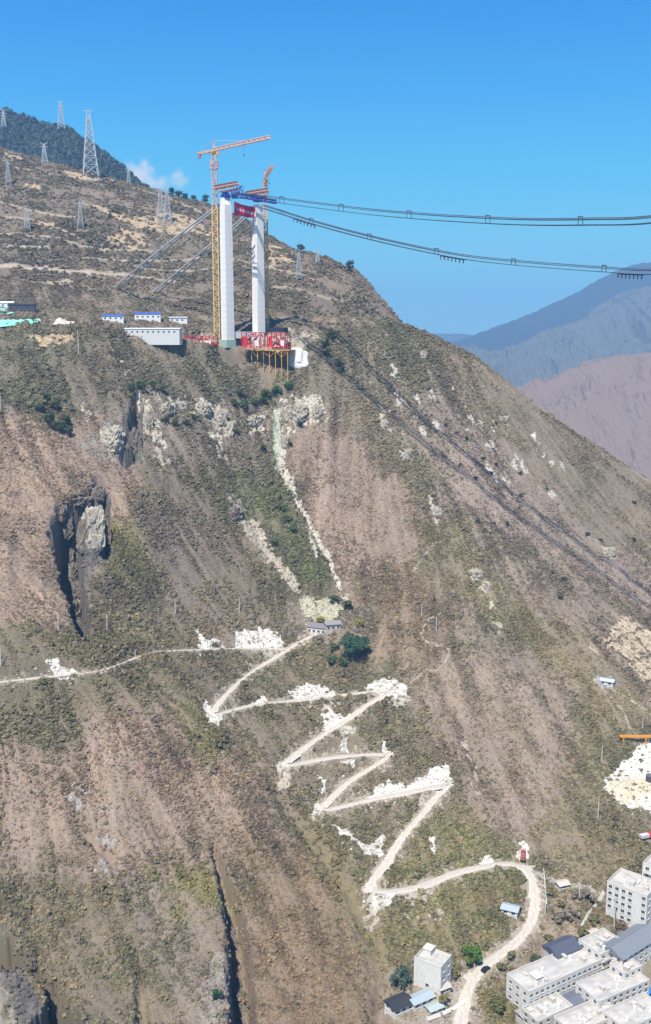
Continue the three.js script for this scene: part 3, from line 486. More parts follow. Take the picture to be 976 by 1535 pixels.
const forestRidge = mountain('forested_ridge', [[-400, 120, 2300], [-200, 140, 2250], [-60, 155, 2200], [0, 166, 2200], [30, 173, 2200], [62, 187, 2180], [92, 190, 2150], [120, 206, 2120], [150, 226, 2100], [180, 250, 2080], [210, 274, 2050], [260, 312, 2050], [330, 372, 2050], [420, 430, 2100]], 900, 1000, -100, 420, 200, { amp: 16, wave: 120, curve: 0.9, c: [50, 56, 50] });
{ // pale flats of the far river bank
  const s = new THREE.Shape([[940, 700], [976, 694], [1040, 690], [1040, 722], [985, 716], [955, 708]].map(([x, y]) => { const [a, b] = ray(x, y), d = -277.5 / b; return new THREE.Vector2(a * d, d); }));
  struct('gravel_flat', new THREE.ShapeGeometry(s).rotateX(-Math.PI / 2).translate(0, CAMY - 277.6, 0), M(214, 210, 204, 1));
}
const globalBlocked = [];
const leafOf = (r, g, b) => M(r, g, b, 1);

// ---------------------------------------------------------------- the bridge tower, its cranes and cables
const pinkSteel = M(206, 168, 150, 0.6), yellowSteel = M(200, 152, 66, 0.65), blueSteel = M(30, 66, 160, 0.55), redSteel = M(186, 22, 34, 0.55), whiteSteel = M(214, 216, 214, 0.6), darkSteel = M(52, 56, 62, 0.6), galv = M(178, 184, 186, 0.5);
const concrete = TM(grainTex(256, 224, 221, 214, 0.14, 0.9, 11), 0.05);
const towerD = 762, SPAN = 42 * Math.PI / 180, spanDir = V(Math.sin(SPAN), 0, Math.cos(SPAN)), axis = V(spanDir.z, 0, -spanDir.x);   // along the bridge out over the valley; from one leg to the other
const tA = P(342, 519, towerD), sB = (() => { const r = ray(387, 400)[0]; return (-r * tA.z - tA.x) / (axis.x + r * axis.z); })(), tB = tA.clone().addScaledVector(axis, sB);
tA.y = CAMY + Hf(tA.x, -tA.z) - 0.5;
const towerTop = P(342, 297, towerD).y, baseB = Math.min(tA.y, CAMY + Hf(tB.x, -tB.z)) - 0.5;
const turnT = Math.atan2(-spanDir.z, spanDir.x);                    // local x = along the bridge
{
  const t = thing('bridge_tower', 'tall white concrete twin-leg bridge tower standing on the terrace', 'bridge tower', [tA.x, tA.y, tA.z], turnT);
  const inv = new THREE.Matrix4().makeRotationY(-turnT), loc = (p) => p.clone().sub(V(tA.x, tA.y, tA.z)).applyMatrix4(inv);
  const legShape = (c, y0, y1, w, l, flip) => {
    const parts = [], n = Math.round((y1 - y0 - 12) / 4.5), hh = (y1 - y0 - 12) / n;
    for (let k = 0; k < n; k++) { const s = 1.1 - 0.1 * (k / n); parts.push(box(w * s, hh - 0.1, l * s, c.x, y0 + hh * (k + 0.5), c.z)); parts.push(box(w * s - 0.2, 0.14, l * s - 0.2, c.x, y0 + hh * k, c.z)); }
    const sh = new THREE.Shape([[-w / 2, 0], [w / 2, 0], [w / 2, 7], [w * 0.18, 12], [-w * 0.3, 12], [-w / 2, 5]].map(([x, y]) => new THREE.Vector2(x * flip, y)));
    const e = new THREE.ExtrudeGeometry(sh, { depth: l - 0.1, bevelEnabled: false }).translate(c.x, y1 - 12, c.z - l / 2 + 0.05); parts.push(e);
    return merge(parts);
  };
  const top = towerTop - tA.y, lb = loc(V(tB.x, tA.y, tB.z));
  mesh('leg', legShape(V(0, 0, 0), 0, top, 6.4, 6.6, 1), concrete, t);
  mesh('leg', legShape(V(lb.x, 0, lb.z), baseB - tA.y, top - 2.5, 6.4, 6.6, -1), concrete, t);
  mesh('cross_beam', box(5, 5, Math.abs(lb.z) - 8.2, 0, 9, lb.z / 2), concrete, t);
  mesh('base_netting', box(8.4, 6, 8.6, 0, 2.4, 0), M(150, 176, 164, 0.9), t);
  for (const y of [50, 66]) mesh('bracket', [bar(V(-3.3, y, 0), V(-5.2, y + 3, 0), 0.35), bar(V(-3.3, y + 3, 0), V(-5.2, y + 3, 0), 0.35, 3)], darkSteel, t);
  for (const [c, s] of [[V(0, 0, 0), 1], [lb, 1]]) {
    mesh('saddle_housing', [box(5, 2.6, 5, c.x, top + 1.3, c.z), box(3, 1.6, 3.5, c.x, top + 3.3, c.z)], blueSteel, t);
  }
}
// blue steel portal frames above the legs
function truss(a, b, w, h, n, bt) {
  const out = [], dir = b.clone().sub(a), side = V(-dir.z, 0, dir.x).normalize().multiplyScalar(w / 2), up = V(0, h, 0);
  const pt = (t, s, u) => a.clone().addScaledVector(dir, t).addScaledVector(side, s).addScaledVector(up, u);
  for (const s of [-1, 1]) for (const u of [0, 1]) out.push(bar(pt(0, s, u), pt(1, s, u), bt));
  for (let k = 0; k <= n; k++) { const t = k / n; out.push(bar(pt(t, -1, 0), pt(t, 1, 0), bt * 0.7), bar(pt(t, -1, 1), pt(t, 1, 1), bt * 0.7)); for (const s of [-1, 1]) { out.push(bar(pt(t, s, 0), pt(t, s, 1), bt * 0.7)); if (k < n) out.push(bar(pt(t, s, k % 2), pt((k + 1) / n, s, 1 - k % 2), bt * 0.7)); } }
  return out;
}
{
  const f = thing('blue_lattice_tower', 'dark blue steel lattice frame on top of the nearer tower leg', 'steel frame', P(352, 297, 768));
  const z = (px, py, d) => P(px, py, d).sub(f.position);
  mesh('lattice', truss(z(345, 295, 765), z(362, 290, 770), 5, 5, 4, 0.5), blueSteel, f);
  mesh('winch', [box(4.5, 3.2, 4, 0, 1.4, 0), box(2.6, 2.4, 3, 2.6, 3.4, -1)], blueSteel, f);
  const g = thing('blue_gangway', 'long dark blue steel walkway frame crossing between the tower tops', 'steel frame', P(385, 300, 778));
  const y = (px, py, d) => P(px, py, d).sub(g.position);
  mesh('lattice', truss(y(360, 296, 768), y(414, 305, 784), 3.5, 2.2, 12, 0.42), blueSteel, g);
  mesh('lattice', truss(y(366, 293, 770), y(400, 299, 786), 1.2, 1.6, 8, 0.35), blueSteel, g);
}
// the banner between the legs
{
  const cv = document.createElement('canvas'); cv.width = 512; cv.height = 256; const c = cv.getContext('2d');
  c.fillStyle = 'rgb(186,28,78)'; c.fillRect(0, 0, 512, 256);
  c.strokeStyle = 'rgb(240,225,230)'; c.lineWidth = 7; rs = 5;
  for (let k = 0; k < 7; k++) { const x = 60 + k * 58; c.beginPath(); for (const [a, b, e, f] of [[4, 14, 44, 14], [4, 36, 44, 34], [24, 4, 22, 62], [10, 60, 42, 58], [k % 2 ? 8 : 40, 22, k % 2 ? 40 : 8, 54]]) { c.moveTo(x + a, 84 + b + k * 6); c.lineTo(x + e, 84 + f + k * 6); } c.stroke(); }
  const tx = new THREE.CanvasTexture(cv); tx.colorSpace = THREE.SRGBColorSpace; tx.magFilter = THREE.LinearFilter;
  const a = P(350, 302, 764), b = P(386, 310, 783), a2 = P(350, 323, 764), b2 = P(386, 328, 783), n = 14, m = 6, pos = [], uv = [], idx = [];
  for (let j = 0; j <= m; j++) for (let i = 0; i <= n; i++) {
    const p = a.clone().lerp(b, i / n).lerp(a2.clone().lerp(b2, i / n), j / m); p.addScaledVector(spanDir, 0.5 + 0.5 * Math.sin(i * 1.1 + j * 0.4)); p.y -= 1.1 * Math.sin(Math.PI * i / n) * (1 - j / m);
    pos.push(p.x - a.x, p.y - a.y, p.z - a.z); uv.push(i / n, 1 - j / m);
    if (i && j) { const o = (j - 1) * (n + 1) + i - 1, r = n + 1; idx.push(o, o + r, o + 1, o + 1, o + r, o + r + 1); }
  }
  const g = new THREE.BufferGeometry(); g.setAttribute('position', new THREE.Float32BufferAttribute(pos, 3)); g.setAttribute('uv', new THREE.Float32BufferAttribute(uv, 2)); g.setIndex(idx); g.computeVertexNormals();
  const k = mesh('banner', g, new THREE.MeshStandardMaterial({ map: tx, roughness: 0.8, side: THREE.DoubleSide }), scene); k.position.copy(a);
  tag(k, 'crimson banner with white writing hung between the tower legs', 'banner');
}
// lattice column between two heights, as chords and bracing
function mast(x, z, y0, y1, w, t) { const out = [], n = Math.max(2, Math.round((y1 - y0) / w)), h = (y1 - y0) / n; for (const sx of [-1, 1]) for (const sz of [-1, 1]) out.push(bar(V(x + sx * w / 2, y0, z + sz * w / 2), V(x + sx * w / 2, y1, z + sz * w / 2), t)); for (let k = 0; k < n; k++) for (const s of [-1, 1]) { const a = y0 + k * h, b = a + h, f = k % 2 ? 1 : -1; out.push(bar(V(x - w / 2 * f, a, z + s * w / 2), V(x + w / 2 * f, b, z + s * w / 2), t * 0.6), bar(V(x + s * w / 2, a, z - w / 2 * f), V(x + s * w / 2, b, z + w / 2 * f), t * 0.6), bar(V(x - w / 2, a, z + s * w / 2), V(x + w / 2, a, z + s * w / 2), t * 0.6), bar(V(x + s * w / 2, a, z - w / 2), V(x + s * w / 2, a, z + w / 2), t * 0.6)); } return out; }
const mastYellow = M(204, 172, 116, 0.7);
function crane(label, basePx, d, yTopPx, joinPx, tip, tail, w) {
  const p = ground(ray(basePx, 510)[0] * d, d, -0.3), slew = P(basePx, yTopPx, d).y - p.y, join = P(basePx, joinPx, d).y - p.y;
  const t = thing('tower_crane', label, 'crane', p), rel = (v) => v.clone().sub(p);
  mesh('mast_base', mast(0, 0, 0, join, w, 0.75), mastYellow, t);
  mesh('mast', mast(0, 0, join, slew, w * 0.85, 0.5), pinkSteel, t);
  mesh('slewing_ring', new THREE.CylinderGeometry(w * 0.75, w * 0.65, 1.4, 12).translate(0, slew + 0.4, 0), yellowSteel, t);
  mesh('climbing_frame', mast(0, 0, slew - 11, slew - 5, w * 1.25, 0.45), pinkSteel, t);
  mesh('apex', [bar(V(-0.8, slew + 1, 0), V(0, slew + 9, 0), 0.5), bar(V(0.8, slew + 1, 0), V(0, slew + 9, 0), 0.5)], pinkSteel, t);
  const e = rel(tip), b = rel(tail), c = V(0, slew + 1.6, 0);
  mesh('jib', truss(c, e, 1.7, 1.9, 22, 0.42), pinkSteel, t);
  const cj = mesh('counter_jib', truss(c, b, 1.8, 0.9, 6, 0.4), pinkSteel, t);
  mesh('counterweight', box(2.2, 3.4, 2.6).translate(b.x * 0.93, b.y - 0.9, b.z * 0.93), M(150, 122, 110), cj);
  const q = c.clone().lerp(e, 0.07); mesh('cab', new THREE.BoxGeometry(2, 2.3, 2).translate(q.x, slew - 0.8, q.z + 1.4), yellowSteel, t);
  mesh('tie_rod', [bar(V(0, slew + 9, 0), c.clone().lerp(e, 0.62).add(V(0, 1.9, 0)), 0.16), bar(V(0, slew + 9, 0), b.clone().add(V(0, 0.9, 0)), 0.16)], pinkSteel, t);
  const hk = c.clone().lerp(e, 0.55); mesh('hook_line', [bar(hk, hk.clone().add(V(0, -7, 0)), 0.12), box(0.8, 1.2, 0.8, hk.x, hk.y - 7.4, hk.z)], darkSteel, t);
  return t;
}
crane('tower crane with a long jib beside the nearer tower leg', 326, 766, 230, 311, P(404, 208, 722), P(297, 232, 776), 4.0);
crane('shorter tower crane with foreshortened jib behind the farther tower leg', 400, 794, 272, 318, P(408, 251, 738), P(396, 275, 810), 2.9);
// pink working platforms round the leg heads
function platformAt(label, a, b, w) {
  const p = a.clone().lerp(b, 0.5), t = thing('working_platform', label, 'platform', p), A = a.clone().sub(p), B = b.clone().sub(p);
  const dir = B.clone().sub(A).normalize(), side = V(-dir.z, 0, dir.x).normalize();
  for (const s of [-1, 1]) mesh('girder', bar(A.clone().addScaledVector(side, s * w), B.clone().addScaledVector(side, s * w), 0.8, 1.0), pinkSteel, t);
  mesh('deck', bar(A.clone().add(V(0, 0.6, 0)).addScaledVector(dir, 1), B.clone().add(V(0, 0.6, 0)).addScaledVector(dir, -1), w * 1.9, 0.15).translate(0, 0, 0), M(170, 120, 108), t);
  const lo = (k) => A.clone().lerp(B, k).add(V(0, -3.4, 0));
  for (const s of [-1, 1]) mesh('lower_beam', bar(lo(0.25).addScaledVector(side, s * w), lo(0.95).addScaledVector(side, s * w), 0.6), M(150, 84, 72), t);
  for (const k of [0.28, 0.6, 0.92]) for (const s of [-1, 1]) mesh('hanger', bar(lo(k).addScaledVector(side, s * w), A.clone().lerp(B, k).addScaledVector(side, s * w), 0.3), pinkSteel, t);
  return t;
}
platformAt('pink steel working platform above the nearer tower leg', P(320, 283, 764), P(358, 276, 755), 2);
platformAt('pink steel working platform above the farther tower leg', P(367, 292, 782), P(403, 286, 774), 2);

// suspended catwalks: each hangs in the upright plane through its leg, along the bridge
const leg = { A: V(tA.x, 0, tA.z), B: V(tB.x, 0, tB.z) };
function cablePoint(l, px, py) { const [rx, ry] = ray(px, py), L = leg[l], t = (rx * -L.z - L.x) / (spanDir.x + rx * spanDir.z), d = -(L.z + spanDir.z * t); return V(L.x + spanDir.x * t, CAMY + ry * d, -d); }
function ribbon(pts, w, th, lift) {                       // a thin walkway floor hung between ropes
  const pos = [], idx = [], side = axis.clone().multiplyScalar(w / 2);
  pts.forEach((p, i) => { for (const [s, u] of [[-1, 0], [1, 0], [1, -th], [-1, -th]]) pos.push(p.x + side.x * s, p.y + lift + u, p.z + side.z * s); if (i) for (let k = 0; k < 4; k++) { const a = (i - 1) * 4 + k, b = (i - 1) * 4 + (k + 1) % 4; idx.push(a, b, a + 4, b, b + 4, a + 4); } });
  const g = new THREE.BufferGeometry(); g.setAttribute('position', new THREE.Float32BufferAttribute(pos, 3)); g.setIndex(idx); g.computeVertexNormals(); return g;
}
const tube = (pts, r, n = 80, s = 5) => new THREE.TubeGeometry(new THREE.CatmullRomCurve3(pts), n, r, s);
const shadowProbe = [];
function catwalk(label, l, marks, end, gap) {
  const pts = marks.map(([x, y]) => cablePoint(l, x, y)), last = pts[pts.length - 1];
  for (const [t, y] of end) pts.push(V(leg[l].x + spanDir.x * t, CAMY + y, leg[l].z + spanDir.z * t));
  const line = new THREE.CatmullRomCurve3(pts, false, 'centripetal').getSpacedPoints(160);
  shadowProbe.push(line);
  const t = thing('catwalk', label, 'catwalk', line[0]), rel = line.map((p) => p.clone().sub(line[0])), off = (w, y) => rel.map((p) => p.clone().addScaledVector(axis, w).add(V(0, y, 0)));
  for (const s of [-1, 1]) mesh('walkway_floor', ribbon(off(s * 1.15, 0), 0.5, 0.2, 0), M(58, 62, 72, 0.8), t);
  for (const s of [-1, 1]) { mesh('floor_rope', tube(off(s * 1.9, -0.15), 0.2, 160), darkSteel, t); mesh('hand_rope', tube(off(s * 1.9, gap), 0.2, 160), darkSteel, t); }
  mesh('main_cable', tube(off(0, gap + 0.8), 0.25, 160), M(70, 74, 84, 0.6), t);
  for (let k = 12; k < 90; k += 13) mesh('gantry_frame', [bar(rel[k].clone().addScaledVector(axis, -2), rel[k].clone().addScaledVector(axis, -2).add(V(0, gap + 1.6, 0)), 0.35), bar(rel[k].clone().addScaledVector(axis, 2), rel[k].clone().addScaledVector(axis, 2).add(V(0, gap + 1.6, 0)), 0.35), bar(rel[k].clone().addScaledVector(axis, -2).add(V(0, gap + 1.6, 0)), rel[k].clone().addScaledVector(axis, 2).add(V(0, gap + 1.6, 0)), 0.35)], darkSteel, t);
  return { line, t };
}
const cwA = catwalk('upper suspended catwalk running from the nearer tower leg over the valley', 'A', [[350, 296], [380, 299], [412, 303], [478, 312], [550, 321], [620, 327.5], [700, 333], [790, 337], [880, 337], [976, 334]], [[420, 62], [520, 72], [640, 92], [760, 120]], 2.6);
const cwB = catwalk('lower suspended catwalk sagging from the farther tower leg over the valley', 'B', [[395, 312], [420, 320], [470, 336], [560, 360], [655, 381], [700, 389], [760, 396], [830, 402], [900, 407], [976, 411]], [[420, 36], [520, 42], [640, 60], [760, 88]], 1.8);
// hanging work cradles under the lower catwalk
for (const [x0, x1, label] of [[438, 476, 'dark hanging work cradle under the lower catwalk close to the tower'], [656, 704, 'dark hanging work cradle midway along the lower catwalk'], [928, 974, 'dark hanging work cradle on the lower catwalk before the far mountains']]) {
  const l = cwB.line, px = (p) => CX + F * p.x / (-p.z * cP - (p.y - CAMY) * sP), ins = l.filter((p) => px(p) >= x0 && px(p) <= x1 && -p.z > 300); if (ins.length < 2) continue;
  const a = ins[0], b = ins[ins.length - 1], t = thing('work_cradle', label, 'cradle', a), n = 12;
  const q = (k, y, w = 0) => b.clone().sub(a).multiplyScalar(k).addScaledVector(axis, w).add(V(0, y, 0));
  mesh('beam', [bar(q(0, -0.5, -1), q(1, -0.5, -1), 0.45), bar(q(0, -0.5, 1), q(1, -0.5, 1), 0.45)], M(26, 34, 62, 0.7), t);
  for (let k = 0; k <= n; k++) mesh('hanger', bar(q(k / n, -0.6, k % 2 ? 1 : -1), q(k / n, -2.8, k % 2 ? 1 : -1), 0.45), M(26, 34, 62, 0.7), t);
}
// backstays down to the anchorage on the terrace
function backstay(label, l, marks, pair) {
  const pts = marks.map(([x, y]) => cablePoint(l, x, y)), o = pts[0], t = thing('backstay', label, 'cable', o);
  for (const s of pair) mesh('strand', tube(pts.map((p, i) => p.clone().sub(o).add(V(0, -s * Math.min(1, i * 2), 0)).addScaledVector(axis, s)), 0.68, 30), M(186, 192, 196, 0.5), t);
  for (const k of [0.3, 0.6, 0.85]) { const c = o.clone().lerp(pts[pts.length - 1], k).sub(o); mesh('spacer', bar(c.clone().addScaledVector(axis, -1.2), c.clone().addScaledVector(axis, 1.2).add(V(0, -1.2, 0)), 0.3), darkSteel, t); }
}
backstay('pair of steel backstay cables behind the nearer tower leg', 'A', [[338, 300], [240, 378], [172, 434], [140, 462]], [-1.1, 1.1]);
backstay('pair of steel backstay cables running from the farther tower leg', 'B', [[383, 313], [300, 383], [236, 436], [205, 462]], [-1.1, 1.1]);

// ---------------------------------------------------------------- building site on the terrace
const block = (p, r) => globalBlocked.push([p.x, -p.z, r]);
block(tA, 9); block(tB, 9);
{ // platform on yellow stilts with red steelwork
  const p = P(402, 525, 757), t = thing('stilt_platform', 'steel platform on yellow stilts jutting out at the tower foot', 'platform', p, turnT * 0.4);
  mesh('deck', box(38, 0.9, 15, 0, 0, -3), M(186, 140, 84, 0.8), t);
  mesh('handrail', [bar(V(-19, 1.2, 4.4), V(19, 1.2, 4.4), 0.2), ...Array.from({ length: 13 }, (_, k) => bar(V(-19 + k * 3.16, 0.4, 4.4), V(-19 + k * 3.16, 1.25, 4.4), 0.15))], yellowSteel, t);
  for (let k = 0; k < 8; k++) for (const z of [3.6, -7]) { const w = t.localToWorld(V(-17 + k * 4.9, 0, z)); t.updateMatrixWorld(); const q = V(-17 + k * 4.9, 0, z).applyMatrix4(t.matrixWorld), gy = CAMY + Hf(q.x, -q.z) - 1 - p.y; if (gy < -0.6) mesh('stilt', bar(V(-17 + k * 4.9, gy, z), V(-17 + k * 4.9, -0.4, z), 0.45), yellowSteel, t); }
  mesh('cross_brace', Array.from({ length: 7 }, (_, k) => bar(V(-17 + k * 4.9, k % 2 ? -1 : -5, 3.6), V(-12.1 + k * 4.9, k % 2 ? -5 : -1, 3.6), 0.25)), yellowSteel, t);
  block(p, 8);
}
function redCage(label, px, py, d, w, h, l, n) {
  const p = P(px, py, d), t = thing('steel_cage', label, 'steel cage', p, turnT * 0.4); rs = px * 7 + 3;
  const fr = []; for (const x of [-w / 2, 0, w / 2]) for (const z of [-l / 2, l / 2]) fr.push(bar(V(x, 0, z), V(x, h, z), 0.6)); for (const z of [-l / 2, l / 2]) for (const y of [0.3, h]) fr.push(bar(V(-w / 2, y, z), V(w / 2, y, z), 0.5)); for (const x of [-w / 2, w / 2]) fr.push(bar(V(x, h, -l / 2), V(x, h, l / 2), 0.5));
  mesh('frame', fr, redSteel, t);
  for (let k = 0; k < n; k++) { const a = V(rr(-w / 2, w / 2), rr(0.4, h * 0.9), rr(-l / 2, l / 2)), b = a.clone().add(V(rr(-3, 3), rr(-3, 3), rr(-1, 1))); b.y = clamp(b.y, 0.3, h); mesh('formwork_bar', bar(a, b, rr(0.3, 0.9)), k % 5 === 2 ? whiteSteel : k % 5 === 4 ? darkSteel : M(204, 40, 52, 0.6), t); }
  mesh('sheeting', box(w * 0.24, h * 0.7, 0.2, -w * 0.33, h * 0.42, l / 2 - 0.6), M(196, 30, 44, 0.8), t); mesh('sheeting', box(w * 0.2, h * 0.4, 0.2, w * 0.3, h * 0.3, l / 2 - 0.5), M(214, 206, 204, 0.8), t);
  return t;
}
redCage('red steel formwork cage on the platform beside the white tower leg', 380, 521, 755, 15, 11, 9, 46);
redCage('red steel formwork cage at the outer end of the stilt platform', 418, 521, 758, 15, 11, 9, 46);
redCage('low row of red steel formwork beside the crane mast', 301, 517, 760, 25, 6.5, 6, 70);
redCage('small red steel frame next to the cable reel', 257, 507, 762, 7, 7, 4, 12);
{ const p = P(416, 497, 764), t = thing('site_roof', 'dark navy canopy roof above the red formwork cages', 'canopy', p, turnT * 0.4); mesh('roof', box(14, 3.2, 9, 0, 1.2, 0), M(24, 32, 56, 0.7), t); for (const x of [-6.5, 6.5]) for (const z of [-4, 4]) mesh('post', bar(V(x, -13, z), V(x, 0, z), 0.4), whiteSteel, t); }
{ const p = P(242, 497, 760), t = thing('cable_reel', 'red cable reel beside the white site wall', 'reel', p, turnT); for (const z of [-1.2, 1.2]) mesh('flange', new THREE.CylinderGeometry(3, 3, 0.3, 20).rotateX(Math.PI / 2).translate(0, 0, z), redSteel, t); mesh('drum', new THREE.CylinderGeometry(1.7, 1.7, 2.1, 16).rotateX(Math.PI / 2), M(120, 20, 30), t); mesh('stand', [bar(V(-2.5, -5, 1.4), V(0, 0, 1.4), 0.4), bar(V(2.5, -5, 1.4), V(0, 0, 1.4), 0.4), bar(V(-2.5, -5, -1.4), V(0, 0, -1.4), 0.4), bar(V(2.5, -5, -1.4), V(0, 0, -1.4), 0.4)], redSteel, t); }
function mound(label, name, px, py, d, w, h, l, mat, seed, cat) {
  const g = new THREE.SphereGeometry(1, 44, 32), a = g.attributes.position; for (let i = 0; i < a.count; i++) { const x = a.getX(i), y = a.getY(i), z = a.getZ(i), k = 1 + 0.6 * fbm(x * 2 + seed, z * 2 + y, 4); a.setXYZ(i, x * w * k, (y > 0 ? Math.pow(y, 1.3) : y * 0.8) * h * k * (1 + 0.5 * noise(x * 2.4 + seed, z * 2.4)) - 2.5, z * l * k); } g.computeVertexNormals();
  const m = mesh(name, g, mat, scene); m.position.copy(on(px, py)); tag(m, label, cat); block(m.position, Math.min(w, l)); return m;
}
const whiteRock = TM(grainTex(256, 196, 194, 186, 0.3, 0.2, 6), 1);
mound('white sheeted spoil mound at the right end of the stilt platform', 'spoil_mound', 449, 538, 762, 8.5, 8.5, 7, whiteRock, 3, 'mound');
function shed(label, name, px, py, d, w, h, l, turn, wall, roof, cat, rise = 1.2) {
  const p = on(px, py); const t = thing(name, label, cat, p, turn);
  mesh('wall', box(w, h + 7, l, 0, h / 2 - 3.5, 0), wall, t);
  const s = new THREE.Shape([[-l / 2 - 0.4, 0], [l / 2 + 0.4, 0], [0, rise]].map(([x, y]) => new THREE.Vector2(x, y)));
  mesh('roof', new THREE.ExtrudeGeometry(s, { depth: w + 0.8, bevelEnabled: false }).rotateY(Math.PI / 2).translate(-w / 2 - 0.4, h + 0.01, 0), roof, t);
  for (let k = 0; k < Math.floor(w / 4); k++) mesh('window', box(1.4, 1.1, 0.12, -w / 2 + 2.2 + k * 4, h * 0.55, l / 2 + 0.03), M(60, 70, 84, 0.25), t);
  block(p, Math.min(w, l) * 0.6); return t;
}
const whiteWall = M(214, 214, 210, 0.85), blueRoof = M(52, 92, 170, 0.6);
shed('long low white site shed running along the terrace edge', 'site_shed', 226, 505, 768, 46, 4.6, 8, -0.12, M(196, 196, 192), M(200, 200, 196), 'shed', 0.8);
shed('white site cabin with blue roof behind the long white shed', 'site_cabin', 170, 481, 812, 16, 3.4, 6, 0.1, whiteWall, blueRoof, 'cabin');
shed('larger white site cabin with blue roof near the backstay anchorage', 'site_cabin', 222, 480, 818, 20, 4.5, 7, 0.1, whiteWall, blueRoof, 'cabin');
shed('grey roofed white site cabin under the backstay cables', 'site_cabin', 268, 484, 815, 14, 3.5, 6, 0.05, whiteWall, M(150, 156, 160), 'cabin');
shed('dark roofed shed above the green netted slope', 'site_cabin', 34, 466, 800, 20, 4.5, 8, 0.15, M(70, 74, 80), M(48, 52, 60), 'shed');
shed('white shed at the end of the green netted slope', 'site_cabin', 8, 462, 800, 14, 4, 7, 0.1, whiteWall, M(220, 222, 222), 'shed');
mound('pale heap of spoil on the terrace beside the cabins', 'spoil_mound', 92, 487, 760, 12, 6, 6, M(200, 192, 180, 1), 8, 'mound');
for (const [label, poly] of [['pale green safety net spread over the lower terrace slope', [[-20, 476], [30, 480], [60, 480], [62, 486], [30, 489], [-20, 494]]], ['pale green safety net strip above the terrace slope', [[-20, 462], [10, 463], [22, 471], [8, 474], [-20, 472]]]]) {
  const pts = poly.map(([x, y]) => on(x, y, 0.6)), o = pts[0], n = pts.length, pos = [], idx = [];
  const c = pts.reduce((s, p) => s.add(p), V(0, 0, 0)).divideScalar(n); for (const dy of [0.25, 0]) { for (const p of pts) pos.push(p.x - o.x, p.y - o.y + dy, p.z - o.z); pos.push(c.x - o.x, c.y - o.y + dy + 0.6, c.z - o.z); }
  for (let k = 0; k < n; k++) { const j = (k + 1) % n, b = n + 1; idx.push(k, j, n, b + j, b + k, b + n, k, b + k, j, j, b + k, b + j); }
  const g = new THREE.BufferGeometry(); g.setAttribute('position', new THREE.Float32BufferAttribute(pos, 3)); g.setIndex(idx); const gg = g.toNonIndexed(); gg.computeVertexNormals();
  const m = mesh('safety_net', gg, M(128, 206, 184, 0.9), scene); m.position.copy(o); tag(m, label, 'net');
}

// ---------------------------------------------------------------- pylons and poles
function pylon(label, p, H, W, arms, t = 0.5, group) {
  const g = thing('pylon', label, 'pylon', p, 0.3, group), lv = [0, 0.16, 0.3, 0.42, 0.53, 0.62, 0.7, 0.78, 0.86, 0.93], w = (k) => mix(W / 2, W * 0.07, Math.pow(k, 0.85)), c = (k, i) => V([-1, 1, 1, -1][i] * w(k), H * k, [-1, -1, 1, 1][i] * w(k));
  for (let i = 0; i < 4; i++) mesh('leg', bar(c(0, i).add(V(0, -1, 0)), c(0.97, i), t), galv, g);
  const br = []; for (let k = 0; k < lv.length - 1; k++) for (let i = 0; i < 4; i++) { const j = (i + 1) % 4; br.push(bar(c(lv[k], i), c(lv[k + 1], j), t * 0.6), bar(c(lv[k], j), c(lv[k + 1], i), t * 0.6), bar(c(lv[k + 1], i), c(lv[k + 1], j), t * 0.6)); }
  mesh('bracing', br, galv, g);
  for (const [k, r, up] of arms) mesh('cross_arm', [bar(V(-r, H * k + up, 0), V(0, H * k, w(k)), t * 0.7), bar(V(r, H * k + up, 0), V(0, H * k, w(k)), t * 0.7), bar(V(-r, H * k + up, 0), V(0, H * k + 1.6, -w(k)), t * 0.7), bar(V(r, H * k + up, 0), V(0, H * k + 1.6, -w(k)), t * 0.7)], galv, g);
  return g;
}
const stand3 = [[0.99, 4.5, 0], [0.86, 4, 0]], wide = [[0.98, 7, 1.5], [0.84, 8, 0], [0.7, 7, 0]], vee = [[0.9, 8, 7], [0.82, 9, 1]];
pylon('tall white lattice pylon standing on the tan hill crest', on(136, 264), 70, 17, stand3, 0.75);
pylon('pale lattice pylon with wide arms on top of the forested ridge', P(92, 193, 2120), 52, 14, wide, 0.9);
pylon('V-topped lattice pylon in front of the dark forested slope', on(67, 244).add(V(0, -2, 0)), 23, 8, vee.map(([a, b, c]) => [a, b * 0.55, c * 0.5]), 0.42);
pylon('lattice pylon on the forested ridge crest above the V-topped one', P(6, 193, 2150), 36, 12, wide, 0.8);
pylon('small lattice pylon in the brush below the pale ridge track', on(13, 277), 24, 6, stand3, 0.32);
pylon('lattice pylon behind the hill crest right of the tall white pylon', on(193, 276).add(V(0, -2, 0)), 18, 5, stand3, 0.28);
for (const [x, y, h] of [[241, 330, 34], [251, 334, 36]]) pylon('lattice pylon of a close pair in front of the tan hill clearing', on(x, y), h, 8, wide.map(([a, b, c]) => [a, b * 0.5, c]), 0.34, 'pair of pylons by the tan clearing');
pylon('slender lattice pylon standing below the long tan clearing', on(121, 342), 26, 6, stand3, 0.28);
pylon('slender lattice pylon above the row of white plot walls', on(41, 346), 22, 6, stand3, 0.28);
pylon('lattice pylon behind the tower on the right hand hill shoulder', on(448, 420), 26, 6, stand3, 0.2);
pylon('faint lattice pylon rising above the hill skyline beside the tower', on(476, 396).add(V(0, -3, 0)), 16, 5, stand3, 0.26);
function pole(label, x, y, H, group, lean = 0) { const p = on(x, y), t = thing('utility_pole', label, 'pole', p, 0.4, group); mesh('pole', rod(V(0, -0.8, 0), V(lean, H, 0), 0.26, 0.18, 7), M(196, 192, 184, 0.8), t); mesh('cross_arm', bar(V(lean - 1.1, H - 0.7, 0), V(lean + 1.1, H - 0.7, 0), 0.16), M(120, 116, 108), t); return t; }
